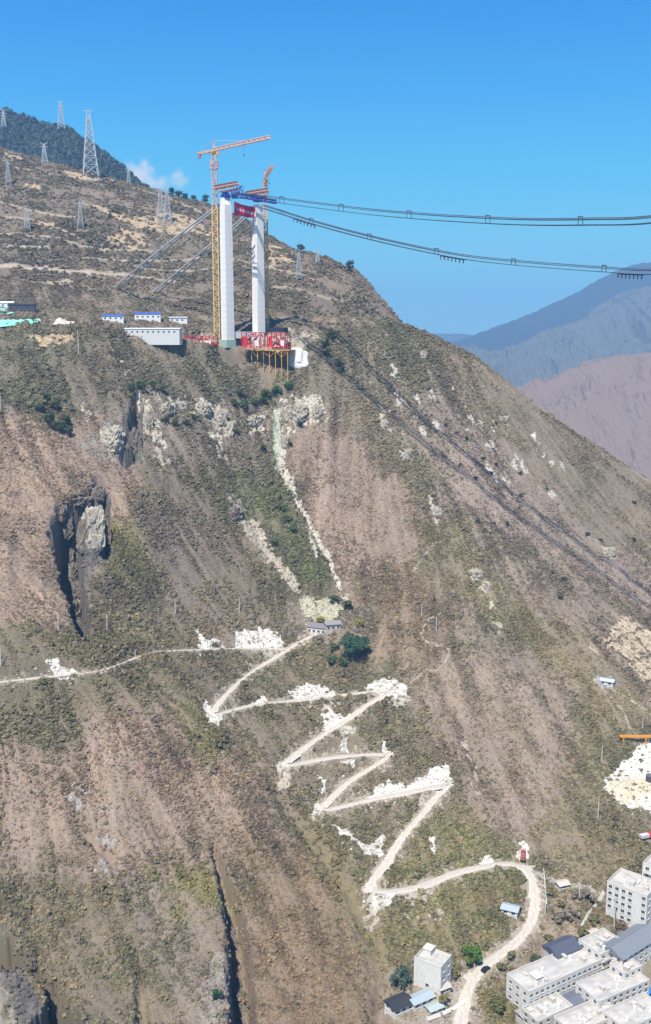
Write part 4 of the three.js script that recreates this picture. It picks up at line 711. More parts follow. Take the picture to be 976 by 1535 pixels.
pole('tall pale utility pole below the terrace next to the tan field', 118, 533, 17);
for (const [x, y] of [[88, 948], [161, 947], [263, 922], [359, 920]]) pole('pale utility pole in the brush above the hillside track', x, y, 9.5, 'poles above the hillside track');
pole('utility pole at the far end of the hillside track', 2, 1000, 11); pole('short utility pole where the hillside track climbs', 203, 986, 4.5); pole('utility pole among the dry grass of the upper slope', 2, 620, 11);
for (const [x, y] of [[632, 928], [654, 948]]) pole('pale utility pole beside the winding footpath', x, y, 9, 'poles beside the footpath');
pole('tall utility pole below the white quarry cut', 896, 1232, 13); pole('utility pole left of the white quarry cut', 902, 1140, 8); pole('utility pole above the orange gantry beam', 963, 1096, 7); pole('street pole at the roadside grass near the hotel block', 868, 1352, 8); pole('utility pole in the garden plots above the apartment row', 920, 1400, 13); pole('utility pole beside the bend of the lower dirt road', 817, 1372, 11);

// ---------------------------------------------------------------- houses
const plaster = [TM(grainTex(256, 204, 200, 191, 0.25, 0.9, 21), 0.08), TM(grainTex(256, 184, 179, 169, 0.32, 1, 27), 0.08), TM(grainTex(256, 204, 200, 191, 0.2, 0.8, 33), 0.08)];
const roofGrey = TM(grainTex(256, 168, 164, 155, 0.6, 0, 41), 0.1), slate = TM(grainTex(256, 116, 120, 126, 0.3, 0.4, 45), 0.12), glass = M(46, 54, 62, 0.25), trim = M(196, 192, 184, 0.9);
function facade(w, h, floors, cols, o) {                 // a wall with real openings, in its own x-y plane, front at z = 0
  const s = new THREE.Shape([[-w / 2, -3], [w / 2, -3], [w / 2, h], [-w / 2, h]].map(([x, y]) => new THREE.Vector2(x, y))), fh = h / floors, cw = w / cols, ww = Math.min(o.ww ?? 1.5, cw * 0.7), wh = Math.min(o.wh ?? 1.5, fh * 0.6), list = [];
  for (let f = 0; f < floors; f++) for (let c = 0; c < cols; c++) { if (o.skip?.(c, f)) continue; const x = -w / 2 + cw * (c + 0.5), y = fh * f + fh * 0.32; s.holes.push(new THREE.Path([[x - ww / 2, y], [x - ww / 2, y + wh], [x + ww / 2, y + wh], [x + ww / 2, y]].map(([a, b]) => new THREE.Vector2(a, b)))); list.push([x, y + wh / 2, ww, wh]); }
  return [new THREE.ExtrudeGeometry(s, { depth: 0.3, bevelEnabled: false }).translate(0, 0, -0.3), list];
}
function house(label, name, px, py, turn, w, l, h, floors, o = {}) {
  const f = on(px, py), n = V(Math.sin(turn), 0, Math.cos(turn)), p = f.clone().addScaledVector(n, -l / 2); p.y = o.y ?? Math.min(f.y, CAMY + Hf(p.x, -p.z)) ;
  const t = thing(name, label, o.cat ?? 'building', p, turn, o.group), wm = o.wall ?? plaster[0];
  const walls = [[w, l / 2, 0, o.cols ?? Math.round(w / 3.4)], [l, w / 2, Math.PI / 2, o.side ?? Math.round(l / 4)], [l, w / 2, -Math.PI / 2, o.side ?? Math.round(l / 4)], [w, l / 2, Math.PI, 0]];
  walls.forEach(([len, off, a, cols], k) => {
    const [g, list] = cols ? facade(k === 0 || k === 3 ? len : len - 0.62, h, floors, cols, { ...o, skip: k === 0 ? o.skip : o.skipSide }) : [box(len - (k === 3 ? 0 : 0.62), h + 3, 0.3, 0, h / 2 - 1.5, -0.15), []];
    const wall = mesh('wall', g, wm, t); wall.rotation.y = a; wall.position.set(Math.sin(a) * off, 0, Math.cos(a) * off);
    for (const [x, y, ww, wh] of list) { const win = mesh('window', box(ww + 0.02, wh + 0.02, 0.06, x, y, -0.2), glass, wall); mesh('sill', box(ww + 0.3, 0.12, 0.3, x, y - wh / 2 - 0.08, 0.06), trim, win); mesh('mullion', box(0.07, wh, 0.05, x, y, -0.13), trim, win); }
    if (o.balcony && k === 0) for (let q = 1; q < floors; q++) mesh('balcony', [box(len * 0.9, 0.18, 1.1, 0, h / floors * q + 0.02, 0.56), box(len * 0.9, 0.8, 0.1, 0, h / floors * q + 0.5, 1.06)], trim, wall);
  });
  if (o.gable) {
    const s = new THREE.Shape([[-l / 2 - 0.6, 0], [l / 2 + 0.6, 0], [0, o.gable]].map(([x, y]) => new THREE.Vector2(x, y)));
    mesh('roof', new THREE.ExtrudeGeometry(s, { depth: w + 1, bevelEnabled: false }).rotateY(Math.PI / 2).translate(-w / 2 - 0.5, h + 0.02, 0), o.roof ?? slate, t);
  } else {
    const r = mesh('roof', box(w - 0.62, 0.3, l - 0.62, 0, h - 0.4, 0), o.roof ?? roofGrey, t);
    mesh('parapet', [box(w + 0.1, 0.9, 0.24, 0, h + 0.46, l / 2 - 0.1), box(w + 0.1, 0.9, 0.24, 0, h + 0.46, -l / 2 + 0.1), box(0.24, 0.9, l - 0.5, w / 2 - 0.1, h + 0.46, 0), box(0.24, 0.9, l - 0.5, -w / 2 + 0.1, h + 0.46, 0)], trim, t);
    rs = Math.round(px * 31 + py);
    for (let k = 0; k < (o.clutter ?? 4); k++) { const a = rr(1, 2.6), b = rr(1, 3), c = rr(0.6, 2); mesh(k % 2 ? 'water_tank' : 'roof_box', k % 2 ? new THREE.CylinderGeometry(0.7, 0.7, 1.4, 10).translate(rr(-0.35, 0.35) * w, h + 0.45, rr(-0.3, 0.3) * l) : box(a, c, b, rr(-0.36, 0.36) * w, h - 0.25 + c / 2, rr(-0.3, 0.3) * l), k % 2 ? whiteSteel : plaster[1], t); }
    if (o.hut) mesh('stair_head', [box(3.4, 2.5, 3.6, o.hut[0], h + 1, o.hut[1]), box(3.9, 0.25, 4.1, o.hut[0], h + 2.36, o.hut[1])], wm, t);
  }
  block(p, Math.max(w, l) * 0.42); for (const s of [-1, 1]) { const q = p.clone().add(V(Math.cos(turn) * s * w * 0.3, 0, -Math.sin(turn) * s * w * 0.3)); block(q, l * 0.5); }
  return t;
}
const R = (a) => a * Math.PI / 180;
house('white cube house standing alone beside the lower dirt road', 'white_house', 640, 1485, R(-33), 12, 9.5, 11.5, 3, { wall: plaster[2], cols: 1, skip: (c, f) => f > 0, side: 2, hut: [-3, -2.4], clutter: 1, cat: 'house' });
house('low grey house with dark flat roof below the white cube house', 'low_house', 606, 1522, R(32), 9, 7, 3.2, 1, { cat: 'house', roof: M(44, 46, 50, 0.9), gable: 1.2 });
house('low house with pale blue sheet roof beside the dark roofed one', 'low_house', 636, 1512, R(32), 10, 5, 3, 1, { cat: 'house', roof: M(150, 162, 166, 0.8), gable: 0.9 });
house('long grey three-storey apartment row with rows of small windows', 'apartment_row', 848, 1499, R(31), 40, 13, 10, 3, { cols: 14, wh: 1.4, balcony: false, clutter: 9, hut: [-12, 2] });
{ const q = house('navy pitched roof annex on the back of the apartment row', 'roof_annex', 852, 1464, R(31), 13, 9, 10.5, 3, { wall: plaster[1], gable: 2.4, roof: M(74, 78, 92, 0.8), side: 1 }); }
house('stepped grey apartment block with balconies at the end of the row', 'apartment_block', 917, 1462, R(33), 15, 12, 11.5, 4, { balcony: true, cols: 4, clutter: 5 });
house('apartment house with long slate blue pitched roof above the street', 'slate_house', 960, 1452, R(38), 26, 11, 9.5, 3, { gable: 2.6, cols: 7 });
house('front row block with grey flat roof across the yard from the apartments', 'front_block', 935, 1514, R(29), 27, 13, 7.5, 3, { cols: 8, clutter: 6 });
house('low flat roofed grey house in the yard between the rows', 'yard_house', 872, 1516, R(29), 9, 7, 3.4, 1, { cat: 'house', roof: M(96, 100, 112, 0.8), gable: 1.1 });
house('grey house with cluttered flat roof below the apartment row end', 'yard_house', 832, 1540, R(30), 18, 9, 5, 2, { clutter: 6, wall: plaster[1] });
house('grey corner block with flat roof at the foot of the street', 'corner_block', 968, 1562, R(29), 22, 12, 8, 3, { clutter: 6 });
house('long low grey block with cluttered roof below the yard', 'corner_block', 895, 1562, R(29), 24, 11, 6.5, 2, { clutter: 8, wall: plaster[1] });
house('narrow pale house squeezed between the slate roof and the front row', 'narrow_house', 948, 1482, R(31), 10, 8, 8, 3, { clutter: 3, wall: plaster[2], cat: 'house' });
house('pale five-storey hotel block with dark square windows beside the slope', 'hotel_block', 937, 1383, R(-40), 18, 14, 15.5, 5, { wall: plaster[2], cols: 6, side: 3, clutter: 8, wh: 1.5, skip: (c, f) => c === 4 || (f === 0 && c < 2) });
house('tall pale apartment block behind the five-storey hotel block', 'tall_block', 988, 1366, R(-40), 17, 14, 19, 6, { wall: plaster[2], cols: 4, balcony: true, clutter: 4 });
house('small white hut with blue sheet roof inside the road loop', 'roadside_hut', 763, 1374, R(-25), 7, 5, 2.6, 1, { cat: 'hut', gable: 1, roof: M(156, 166, 172, 0.8) });
house('tiny pale hut on the grassy verge above the hotel block', 'roadside_hut', 846, 1337, R(20), 5, 4, 2.4, 1, { cat: 'hut', gable: 0.8, roof: M(190, 176, 160, 0.8) });
house('white farmhouse with grey tiled roof at the top of the zigzag road', 'farmhouse', 474, 952, R(-22), 12, 7, 4.6, 1, { cat: 'house', gable: 2, roof: M(118, 112, 112, 0.9), wall: plaster[2], cols: 4 });
house('grey walled farm outbuilding with tiled roof beside the big tree', 'farm_outbuilding', 500, 946, R(14), 9, 6, 4.2, 1, { cat: 'house', gable: 1.7, roof: M(132, 126, 122, 0.9), wall: plaster[1] });
house('small grey hut below the pale terraced plots on the right slope', 'slope_hut', 908, 1030, R(-30), 8, 5, 2.6, 1, { cat: 'hut', gable: 0.9, roof: M(176, 182, 186, 0.7) });
{ const p = on(968, 1496), t = thing('blue_canopy', 'bright blue canvas canopy in the lower street', 'canopy', p, R(30)); mesh('cloth', box(6, 0.15, 4, 0, 2.6, 0).rotateX(0.08), M(40, 112, 196, 0.7), t); for (const x of [-2.8, 2.8]) for (const z of [-1.8, 1.8]) mesh('post', bar(V(x, -0.5, z), V(x, 2.5, z), 0.1), galv, t); block(p, 4); }
for (const [x, y, w, l, h, c, lab] of [[792, 1530, 6, 4, 2.4, [150, 148, 142], 'grey flat shed at the lower end of the apartment row'], [866, 1486, 5, 3.5, 2.4, [120, 124, 132], 'slate coloured lean-to in the yard below the apartment windows'], [905, 1494, 6, 3.5, 2.6, [168, 160, 150], 'pale lean-to at the back of the front row block'], [668, 1490, 5, 4, 2.5, [172, 166, 156], 'pale shed between the white cube house and the road'], [655, 1522, 6, 4, 2.4, [158, 170, 164], 'pale green roofed shed beside the lowest road'], [895, 1410, 5, 4, 2.4, [184, 172, 154], 'cream garden hut above the stepped apartment block'], [818, 1462, 6, 4, 2.4, [112, 108, 106], 'dark garden shed behind the left end of the apartment row'], [878, 1432, 8, 5, 2.6, [118, 116, 118], 'long dark garden shed behind the apartment row'], [905, 1532, 7, 4, 3, [160, 156, 150], 'grey yard shed in front of the front row block'], [966, 1530, 8, 5, 3, [140, 136, 130], 'low brown shed at the corner of the front row block']]) house(lab, 'yard_shed', x, y, R(30), w, l, h, 1, { cat: 'shed', roof: M(...c, 0.9), gable: 0.7, cols: 2, side: 1, wall: plaster[1] });
for (const [a, b2, lab] of [[[790, 1500], [812, 1545], 'low concrete yard wall at the left end of the apartment row'], [[860, 1526], [905, 1504], 'low concrete wall through the yard between the rows'], [[700, 1500], [640, 1530], 'stone retaining wall along the lowest road'], [[815, 1305], [820, 1365], 'pale roadside wall along the lower bend'], [[905, 1340], [870, 1395], 'garden wall below the hotel block']]) {
  const A = on(...a), B = on(...b2), t = thing('yard_wall', lab, 'wall', A), n = 6; for (let k = 0; k < n; k++) { const p0 = A.clone().lerp(B, k / n), p1 = A.clone().lerp(B, (k + 1) / n); for (const q of [p0, p1]) q.y = CAMY + Hf(q.x, -q.z) + 0.4; mesh('wall_panel', bar(p0.sub(A), p1.sub(A), 0.35, 1.5), plaster[1], t); }
}
// ---------------------------------------------------------------- quarry cut with gantry
{
  const p = on(950, 1114), t = thing('gantry_beam', 'orange gantry beam across the top of the white quarry cut', 'gantry', p, -0.05);
  mesh('girder', [bar(V(-8, 3, 0), V(9, 3.4, 0), 0.9), bar(V(-8, 3, 1.4), V(9, 3.4, 1.4), 0.5)], M(206, 140, 52, 0.6), t);
  for (const x of [-6, 6]) mesh('post', [bar(V(x, -1.5, 0), V(x, 3, 0), 0.4), bar(V(x, -1.5, 1.4), V(x, 3, 1.4), 0.4)], M(206, 140, 52, 0.6), t);
  const q = on(975, 1170), k = thing('water_tank', 'dark round water tank on the white quarry cut', 'tank', q); mesh('shell', new THREE.CylinderGeometry(2.4, 2.4, 3.4, 20).translate(0, 1.2, 0), M(74, 74, 76, 0.7), k); mesh('lid', new THREE.ConeGeometry(2.5, 0.7, 20).translate(0, 3.25, 0), M(90, 90, 92, 0.7), k);
}
// ---------------------------------------------------------------- rock outcrops standing out of the slope
const rockTex = grainTex(512, 114, 104, 92, 0.65, 1, 61), rockMat = TM(rockTex, 1), paleRock = TM(grainTex(512, 158, 150, 134, 0.5, 1, 67), 1);
function outcrop(label, px, py, w, h, l, seed, mat, sink = 0.3, group) {
  const g = new THREE.IcosahedronGeometry(1, 18), a = g.attributes.position, uv = g.attributes.uv, p = on(px, py);
  for (let i = 0; i < a.count; i++) {
    const x = a.getX(i), y = a.getY(i), z = a.getZ(i), th = Math.atan2(z, x);
    const q = Math.pow(Math.abs(x) ** 4 + Math.abs(y) ** 4 + Math.abs(z) ** 4, -0.25);                  // towards a block
    const wx = x * q, wy = y * q, wz = z * q;
    const f1 = Math.floor((wx * 0.8 + wz * 0.6 + 0.25 * noise(wy * 2 + seed, 3)) * 4 + seed), f2 = Math.floor((wy + 0.35 * noise(f1 * 3.1, seed)) * 3.2 + f1 * 0.37), k = 0.86 + 0.34 * hash(f1, f2) + 0.2 * fbm(wx * 1.5 + seed, wz * 1.5 + wy, 3) + 0.12 * noise(wx * 7 + seed, wz * 7 + wy * 6);
    a.setXYZ(i, wx * w * k, (wy * h + 0.12 * h * fbm(wx * 3 + seed, wz * 3, 3)) * (wy > 0 ? k : 1), wz * l * k); uv.setXY(i, (wx * w + wz * l) / 16, wy * h / 16);
  }
  g.computeVertexNormals();
  const m = mesh('rock_outcrop', g, mat, scene); m.position.copy(p).add(V(0, h * (0.55 - sink), -l * 0.35)); m.rotation.set(-0.25, seed * 1.3, rr(-0.15, 0.15)); tag(m, label, 'rock', group); return m;
}
rs = 99;
outcrop('tall pale rock pillar standing inside the dark cleft', 139, 815, 5.2, 13, 5, 1.7, paleRock);
outcrop('narrow rock fin left of the pale pillar in the cleft', 126, 815, 2.4, 9, 3.5, 4.1, rockMat);
outcrop('small rock knob at the head of the dark cleft', 149, 745, 2.6, 4.5, 2.6, 7.7, rockMat);
outcrop('broad pale crag beside the upper dark slot', 168, 672, 7, 8.5, 5, 9.3, paleRock);
outcrop('dark grey crag right of the upper slot', 204, 680, 3.2, 9, 3.4, 12.5, rockMat);
outcrop('grey boulder capping the pale slide above the farmhouse', 352, 776, 4.6, 4.5, 4, 15.1, rockMat);
outcrop('grey rock rib at the lower dark cleft', 112, 925, 3, 6.5, 3, 27.3, rockMat);
outcrop('added dark rock brow overhanging the top of the cleft to shade it', 124, 766, 8, 3.4, 5, 61.3, rockMat, -0.15);  // extra overhang, put in to cast shadow into the head of the cleft
for (const [x, y, w, h, s] of [[99, 800, 2.6, 7, 62], [103, 835, 2.4, 7, 63], [108, 870, 2.2, 6, 64], [115, 900, 2.2, 5, 65], [92, 780, 2.4, 5, 66]]) outcrop('added dark rock rib deepening the shade on the left cleft wall', x, y, w, h, w * 1.2, s * 1.9, rockMat, 0.3, 'added shading ribs on the left wall of the cleft');  // added fins that break up the left wall and darken the cleft
for (const [x, y, w, h, s] of [[250, 618, 5, 4.5, 31], [272, 614, 4, 4, 32], [305, 618, 5, 5, 33], [330, 632, 4.5, 6, 34], [345, 650, 3, 6, 35], [382, 636, 4.5, 4.5, 36], [430, 628, 4, 6, 37], [452, 626, 5, 6, 38], [476, 622, 4, 5.5, 39], [428, 668, 3, 5, 40], [222, 640, 3, 7, 41]]) outcrop('pale crag in the white cliff band below the tower', x, y, w, h, w * 0.8, s * 1.9, paleRock, 0.38, 'crags of the white cliff band');
for (const [x, y, w, h, s] of [[655, 775, 3.4, 5, 51], [608, 690, 3, 4, 52], [714, 868, 3.4, 4.5, 53], [730, 884, 2.6, 4, 54], [757, 632, 3, 3, 55], [913, 830, 3.6, 3.5, 56], [576, 640, 2.6, 4, 57], [634, 535, 3, 3.4, 58]]) outcrop('pale crag breaking through the right hand slope', x, y, w, h, w * 0.8, s * 1.9, paleRock, 0.42, 'crags on the right slope');
// ---------------------------------------------------------------- vehicles
function car(label, px, py, turn, body, group) {
  const p = on(px, py), t = thing('parked_car', label, 'car', p, turn, group), s = new THREE.Shape([[-2.1, 0.3], [2.1, 0.3], [2.15, 0.75], [1.2, 0.95], [0.6, 1.42], [-1.1, 1.45], [-1.75, 0.98], [-2.15, 0.9]].map(([x, y]) => new THREE.Vector2(x, y)));
  mesh('body', new THREE.ExtrudeGeometry(s, { depth: 1.6, bevelEnabled: true, bevelSize: 0.06, bevelThickness: 0.06, bevelSegments: 1 }).translate(0, 0, -0.8), body, t);
  mesh('windscreen', bar(V(1.2, 0.98, 0), V(0.62, 1.43, 0), 0.1, 1.4), glass, t); mesh('side_window', [box(1.5, 0.36, 1.75, -0.25, 1.16, 0)], glass, t);
  for (const x of [-1.3, 1.35]) for (const z of [-0.8, 0.8]) mesh('wheel', new THREE.CylinderGeometry(0.33, 0.33, 0.22, 14).rotateX(Math.PI / 2).translate(x, 0.33, z), M(26, 26, 28, 0.9), t);
  block(p, 2.6); return t;
}
const dark = M(34, 36, 42, 0.3), silver = M(178, 182, 186, 0.3);
car('dark car parked at the junction of the lower dirt road', 728, 1455, R(40), dark);
for (const [x, y, a] of [[826, 1508, 35], [846, 1518, 35], [888, 1488, 35], [880, 1526, 110]]) car('dark car parked in the yard between the apartment rows', x, y, R(a), dark, 'dark cars parked in the yard');
for (const [x, y, a] of [[808, 1520, 110], [858, 1506, 30]]) car('silver car parked in the yard between the apartment rows', x, y, R(a), silver, 'silver cars parked in the yard');
function truck(label, px, py, turn, cab, bed) { const p = on(px, py), t = thing('truck', label, 'truck', p, turn); mesh('cab', [box(1.7, 2.1, 2.2, 2.4, 1.65, 0), box(0.3, 0.6, 2.1, 3.35, 0.95, 0)], cab, t); mesh('windscreen', box(0.08, 0.9, 1.9, 3.28, 2.05, 0), glass, t); mesh('bed', [box(4.6, 1.5, 2.3, -0.9, 1.75, 0), box(6.2, 0.3, 1, 0, 0.75, 0)], bed, t); for (const x of [-2.2, -1, 2.4]) for (const z of [-1, 1]) mesh('wheel', new THREE.CylinderGeometry(0.5, 0.5, 0.35, 14).rotateX(Math.PI / 2).translate(x, 0.5, z), M(26, 26, 28, 0.9), t); block(p, 4); }
truck('red truck on the bend at the end of the dirt road', 784, 1290, R(75), M(150, 52, 46, 0.6), M(140, 84, 72, 0.8));
truck('red and white truck beside the slope above the tall block', 968, 1258, R(20), M(190, 50, 46, 0.5), M(196, 184, 184, 0.7));

// ---------------------------------------------------------------- trees
function leafCloud(n, lobes, size, seed) {
  rs = seed; const pos = [], nor = [], col = [];
  for (let k = 0; k < n; k++) {
    const L = lobes[Math.floor(rnd() * lobes.length)], a = rnd() * 6.283, e = Math.acos(rr(-0.6, 1)), r = Math.pow(rnd(), 0.35);
    const dir = V(Math.sin(e) * Math.cos(a), Math.cos(e), Math.sin(e) * Math.sin(a)), c = dir.clone().multiplyScalar(r).multiply(V(L[3], L[4], L[3])).add(V(L[0], L[1], L[2]));
    const out = dir.add(V(rr(-0.8, 0.8), rr(-0.5, 0.8), rr(-0.8, 0.8))).normalize(), t = V(rr(-1, 1), rr(-1, 1), rr(-1, 1)).cross(out).normalize(), b = out.clone().cross(t), s = size * rr(0.6, 1.4), tone = rr(0.65, 1.4), yel = rr(0.9, 1.25);
    for (const [u, v] of [[-1, -0.6], [1, -0.5], [0.1, 1]]) { pos.push(c.x + (t.x * u + b.x * v) * s, c.y + (t.y * u + b.y * v) * s, c.z + (t.z * u + b.z * v) * s); nor.push(out.x, out.y, out.z); col.push(tone * yel, tone, tone * 0.95); }
  }
  const g = new THREE.BufferGeometry(); g.setAttribute('position', new THREE.Float32BufferAttribute(pos, 3)); g.setAttribute('normal', new THREE.Float32BufferAttribute(nor, 3)); g.setAttribute('color', new THREE.Float32BufferAttribute(col, 3)); return g;
}
const leafMats = new Map(), leafTint = (...c) => { const k = c.join(); if (!leafMats.has(k)) leafMats.set(k, new THREE.MeshStandardMaterial({ color: new THREE.Color().setRGB(s2l(c[0]), s2l(c[1]), s2l(c[2])), vertexColors: true, roughness: 1, side: THREE.DoubleSide })); return leafMats.get(k); };
function tree(label, px, py, h, r, col, group, o = {}) {
  const p = o.at ?? on(px, py), t = thing(o.name ?? 'tree', label, 'tree', p, 0, group), seed = Math.round(px * 13 + py * 7 + 1); rs = seed;
  const lobes = [], n = o.lobes ?? 7; for (let k = 0; k < n; k++) { const a = k / n * 6.28 + rr(-0.6, 0.6), q = rr(0.15, 0.8) * r; lobes.push([Math.cos(a) * q, h * rr(0.36, 0.8), Math.sin(a) * q, r * rr(0.26, 0.56), h * rr(0.12, 0.26)]); } lobes.push([0, h * 0.74, 0, r * 0.55, h * 0.26]);
  const limbs = [rod(V(0, -0.6, 0), V(0, h * 0.45, 0), 0.045 * h, 0.025 * h, 7)]; for (const L of lobes.slice(0, 5)) limbs.push(rod(V(0, h * 0.3, 0), V(L[0], L[1], L[2]), 0.018 * h, 0.008 * h, 5));
  mesh('trunk', limbs, M(88, 74, 62, 1), t);
  mesh('crown', leafCloud(o.leaves ?? Math.round(90 + r * r * 26), lobes, o.size ?? 0.42, seed + 5), leafTint(...col), t);
  return t;
}
tree('large dark green round tree below the farmhouse outbuilding', 532, 990, 15, 8.5, [52, 82, 62], null, { leaves: 2600, lobes: 11, size: 0.5 });
tree('bright green tree at the junction of the lower dirt road', 709, 1446, 8, 4.6, [70, 104, 40], null, { leaves: 900 });
tree('yellow green tree between the farmhouse and its plots', 480, 937, 5, 3, [150, 148, 54]); tree('yellow green tree right of the farm outbuilding', 538, 940, 5.5, 3.4, [138, 136, 60]);
tree('dark blue green tree left of the white cube house', 602, 1478, 8, 5, [60, 84, 70], null, { leaves: 900 }); tree('round olive tree in the grass beside the lowest road', 745, 1520, 6.5, 4.6, [92, 94, 54], null, { leaves: 800 });
tree('lone dark green tree in the brown slope beside the rock cleft', 325, 1500, 4.5, 2.6, [38, 76, 36]);
for (const [x, y, h, r] of [[800, 1448, 5, 2.6], [862, 1420, 5.5, 3], [852, 1428, 4.5, 2.4]]) tree('dark tree in the gardens behind the apartment row', x, y, h, r, [58, 74, 52], 'dark garden trees behind the apartment row');
for (const [x, y] of [[815, 1450], [832, 1444], [846, 1438]]) tree('lime green shrub in the gardens behind the apartment row', x, y, 3.4, 2.8, [146, 156, 78], 'lime green garden shrubs', { name: 'garden_shrub' });
for (const [x, y] of [[822, 1410], [838, 1420], [872, 1408], [890, 1388], [826, 1345], [842, 1362], [900, 1432], [880, 1440], [765, 1440], [752, 1456], [770, 1462], [680, 1470], [664, 1504], [595, 1505]]) tree('dull olive garden shrub among the plots beside the lower road and houses', x, y, rr(2.6, 4), rr(2, 3.2), [104, 104, 70], 'olive garden shrubs', { name: 'garden_shrub' });
for (const [x, y, h, r] of [[855, 1382, 6, 4], [838, 1386, 5, 3.6], [880, 1352, 5.5, 4], [862, 1348, 4.5, 3]]) tree('grey leafless tree in the plots left of the hotel block', x, y, h, r, [122, 116, 104], 'grey trees left of the hotel block');
for (const [x, y, h, r] of [[488, 524, 9, 4], [497, 512, 9, 4.4], [490, 540, 8, 3.6], [508, 552, 7, 3.5], [514, 562, 6, 3]]) tree('dark green tree on the shoulder right of the spoil mound', x, y, h, r, [52, 70, 50], 'trees on the shoulder right of the tower');
for (const [x, y, h, r] of [[62, 622, 8, 4.5], [76, 640, 9, 5], [90, 652, 9, 5], [100, 640, 8, 4.6], [84, 618, 8, 4.6], [70, 604, 7, 4], [104, 656, 7, 4]]) tree('dark evergreen tree in the thicket above the dry grass slope', x, y, h, r, [60, 76, 52], 'evergreen thicket above the grass slope');
for (const [x, y, h, r] of [[200, 590, 7, 4], [212, 588, 8, 4.4], [230, 588, 7, 4], [245, 590, 6, 3.6], [262, 640, 5, 3.4], [248, 636, 5, 3.2], [280, 640, 5, 3.4], [292, 632, 5, 3]]) tree('dark green tree along the left part of the white cliff', x, y, h, r, [58, 80, 48], 'trees along the left cliff');
for (const [x, y, h, r] of [[352, 612, 7, 4], [366, 616, 8, 4.6], [382, 612, 7, 4.2], [395, 608, 7, 4], [360, 596, 6, 4], [400, 600, 8, 4.6], [415, 592, 8, 4.6], [432, 588, 7, 4.4]]) tree('dark green tree on the brow of the white cliff below the tower', x, y, h, r, [60, 84, 46], 'trees on the cliff brow below the tower');
for (const [x, y, h, r] of [[449, 640, 5, 3.2], [395, 678, 4.5, 3], [354, 652, 4, 2.4], [436, 670, 3.6, 2.2]]) tree('dark round bush rooted in the pale cliff face', x, y, h, r, [50, 66, 44], 'bushes in the cliff face', { name: 'cliff_bush' });
for (const [x, y, h, r] of [[430, 785, 6, 4], [440, 800, 6, 4], [412, 820, 5, 3.5], [425, 770, 6, 4], [500, 905, 5, 3.6], [520, 915, 6, 4], [515, 1000, 6, 4], [498, 1000, 5.5, 4], [500, 978, 5, 3.4]]) tree('green tree beside the pale debris chute above the farmhouse', x, y, h, r, [70, 88, 52], 'green trees round the chute and farmhouse');
for (const [x, y, h, r] of [[258, 296, 11, 5], [268, 299, 10, 5], [278, 302, 9, 5], [290, 306, 10, 5], [308, 308, 13, 5.5], [440, 372, 10, 5], [450, 380, 10, 5], [524, 408, 12, 5.5]]) tree('dark tree standing on the upper hill skyline', x, y, h, r, [54, 66, 58], 'skyline trees on the upper hill');
for (const [x, y] of [[713, 720], [737, 714], [781, 745], [780, 712], [744, 700], [820, 736], [950, 755], [690, 700], [716, 785], [880, 805], [900, 812], [950, 812], [828, 860], [840, 900], [760, 790], [846, 872], [700, 660], [668, 640], [684, 652], [725, 690]]) tree('lone dark bush on the bare slope crossed by the cable shadows', x, y, rr(2, 3.2), rr(1.4, 2.2), [62, 70, 56], 'lone bushes on the bare right slope', { name: 'slope_bush' });

// ---------------------------------------------------------------- brush and dry grass: uncountable cover, leaf-sized faces in clumps
function clumpGeo(n, flat, size, seed) {
  rs = seed; const pos = [], nor = [];
  for (let k = 0; k < n; k++) {
    const a = rnd() * Math.PI * 2, e = Math.acos(rnd() * 0.98), r = Math.pow(rnd(), 0.4);
    const c = V(Math.sin(e) * Math.cos(a) * r, Math.cos(e) * r * flat + 0.05, Math.sin(e) * Math.sin(a) * r);
    const out = c.clone().normalize().add(V(rr(-0.7, 0.7), rr(-0.3, 0.7), rr(-0.7, 0.7))).normalize();
    const t = V(rr(-1, 1), rr(-1, 1), rr(-1, 1)).cross(out).normalize(), b = out.clone().cross(t), s = size * rr(0.6, 1.3);
    for (const [u, v] of [[-1, -0.6], [1, -0.5], [0.1, 1]]) { pos.push(c.x + (t.x * u + b.x * v) * s, Math.max(-0.1, c.y + (t.y * u + b.y * v) * s), c.z + (t.z * u + b.z * v) * s); nor.push(out.x, out.y, out.z); }
  }
  const g = new THREE.BufferGeometry(); g.setAttribute('position', new THREE.Float32BufferAttribute(pos, 3)); g.setAttribute('normal', new THREE.Float32BufferAttribute(nor, 3)); return g;
}
const leafMat = new THREE.MeshStandardMaterial({ color: 0xffffff, roughness: 1, side: THREE.DoubleSide });

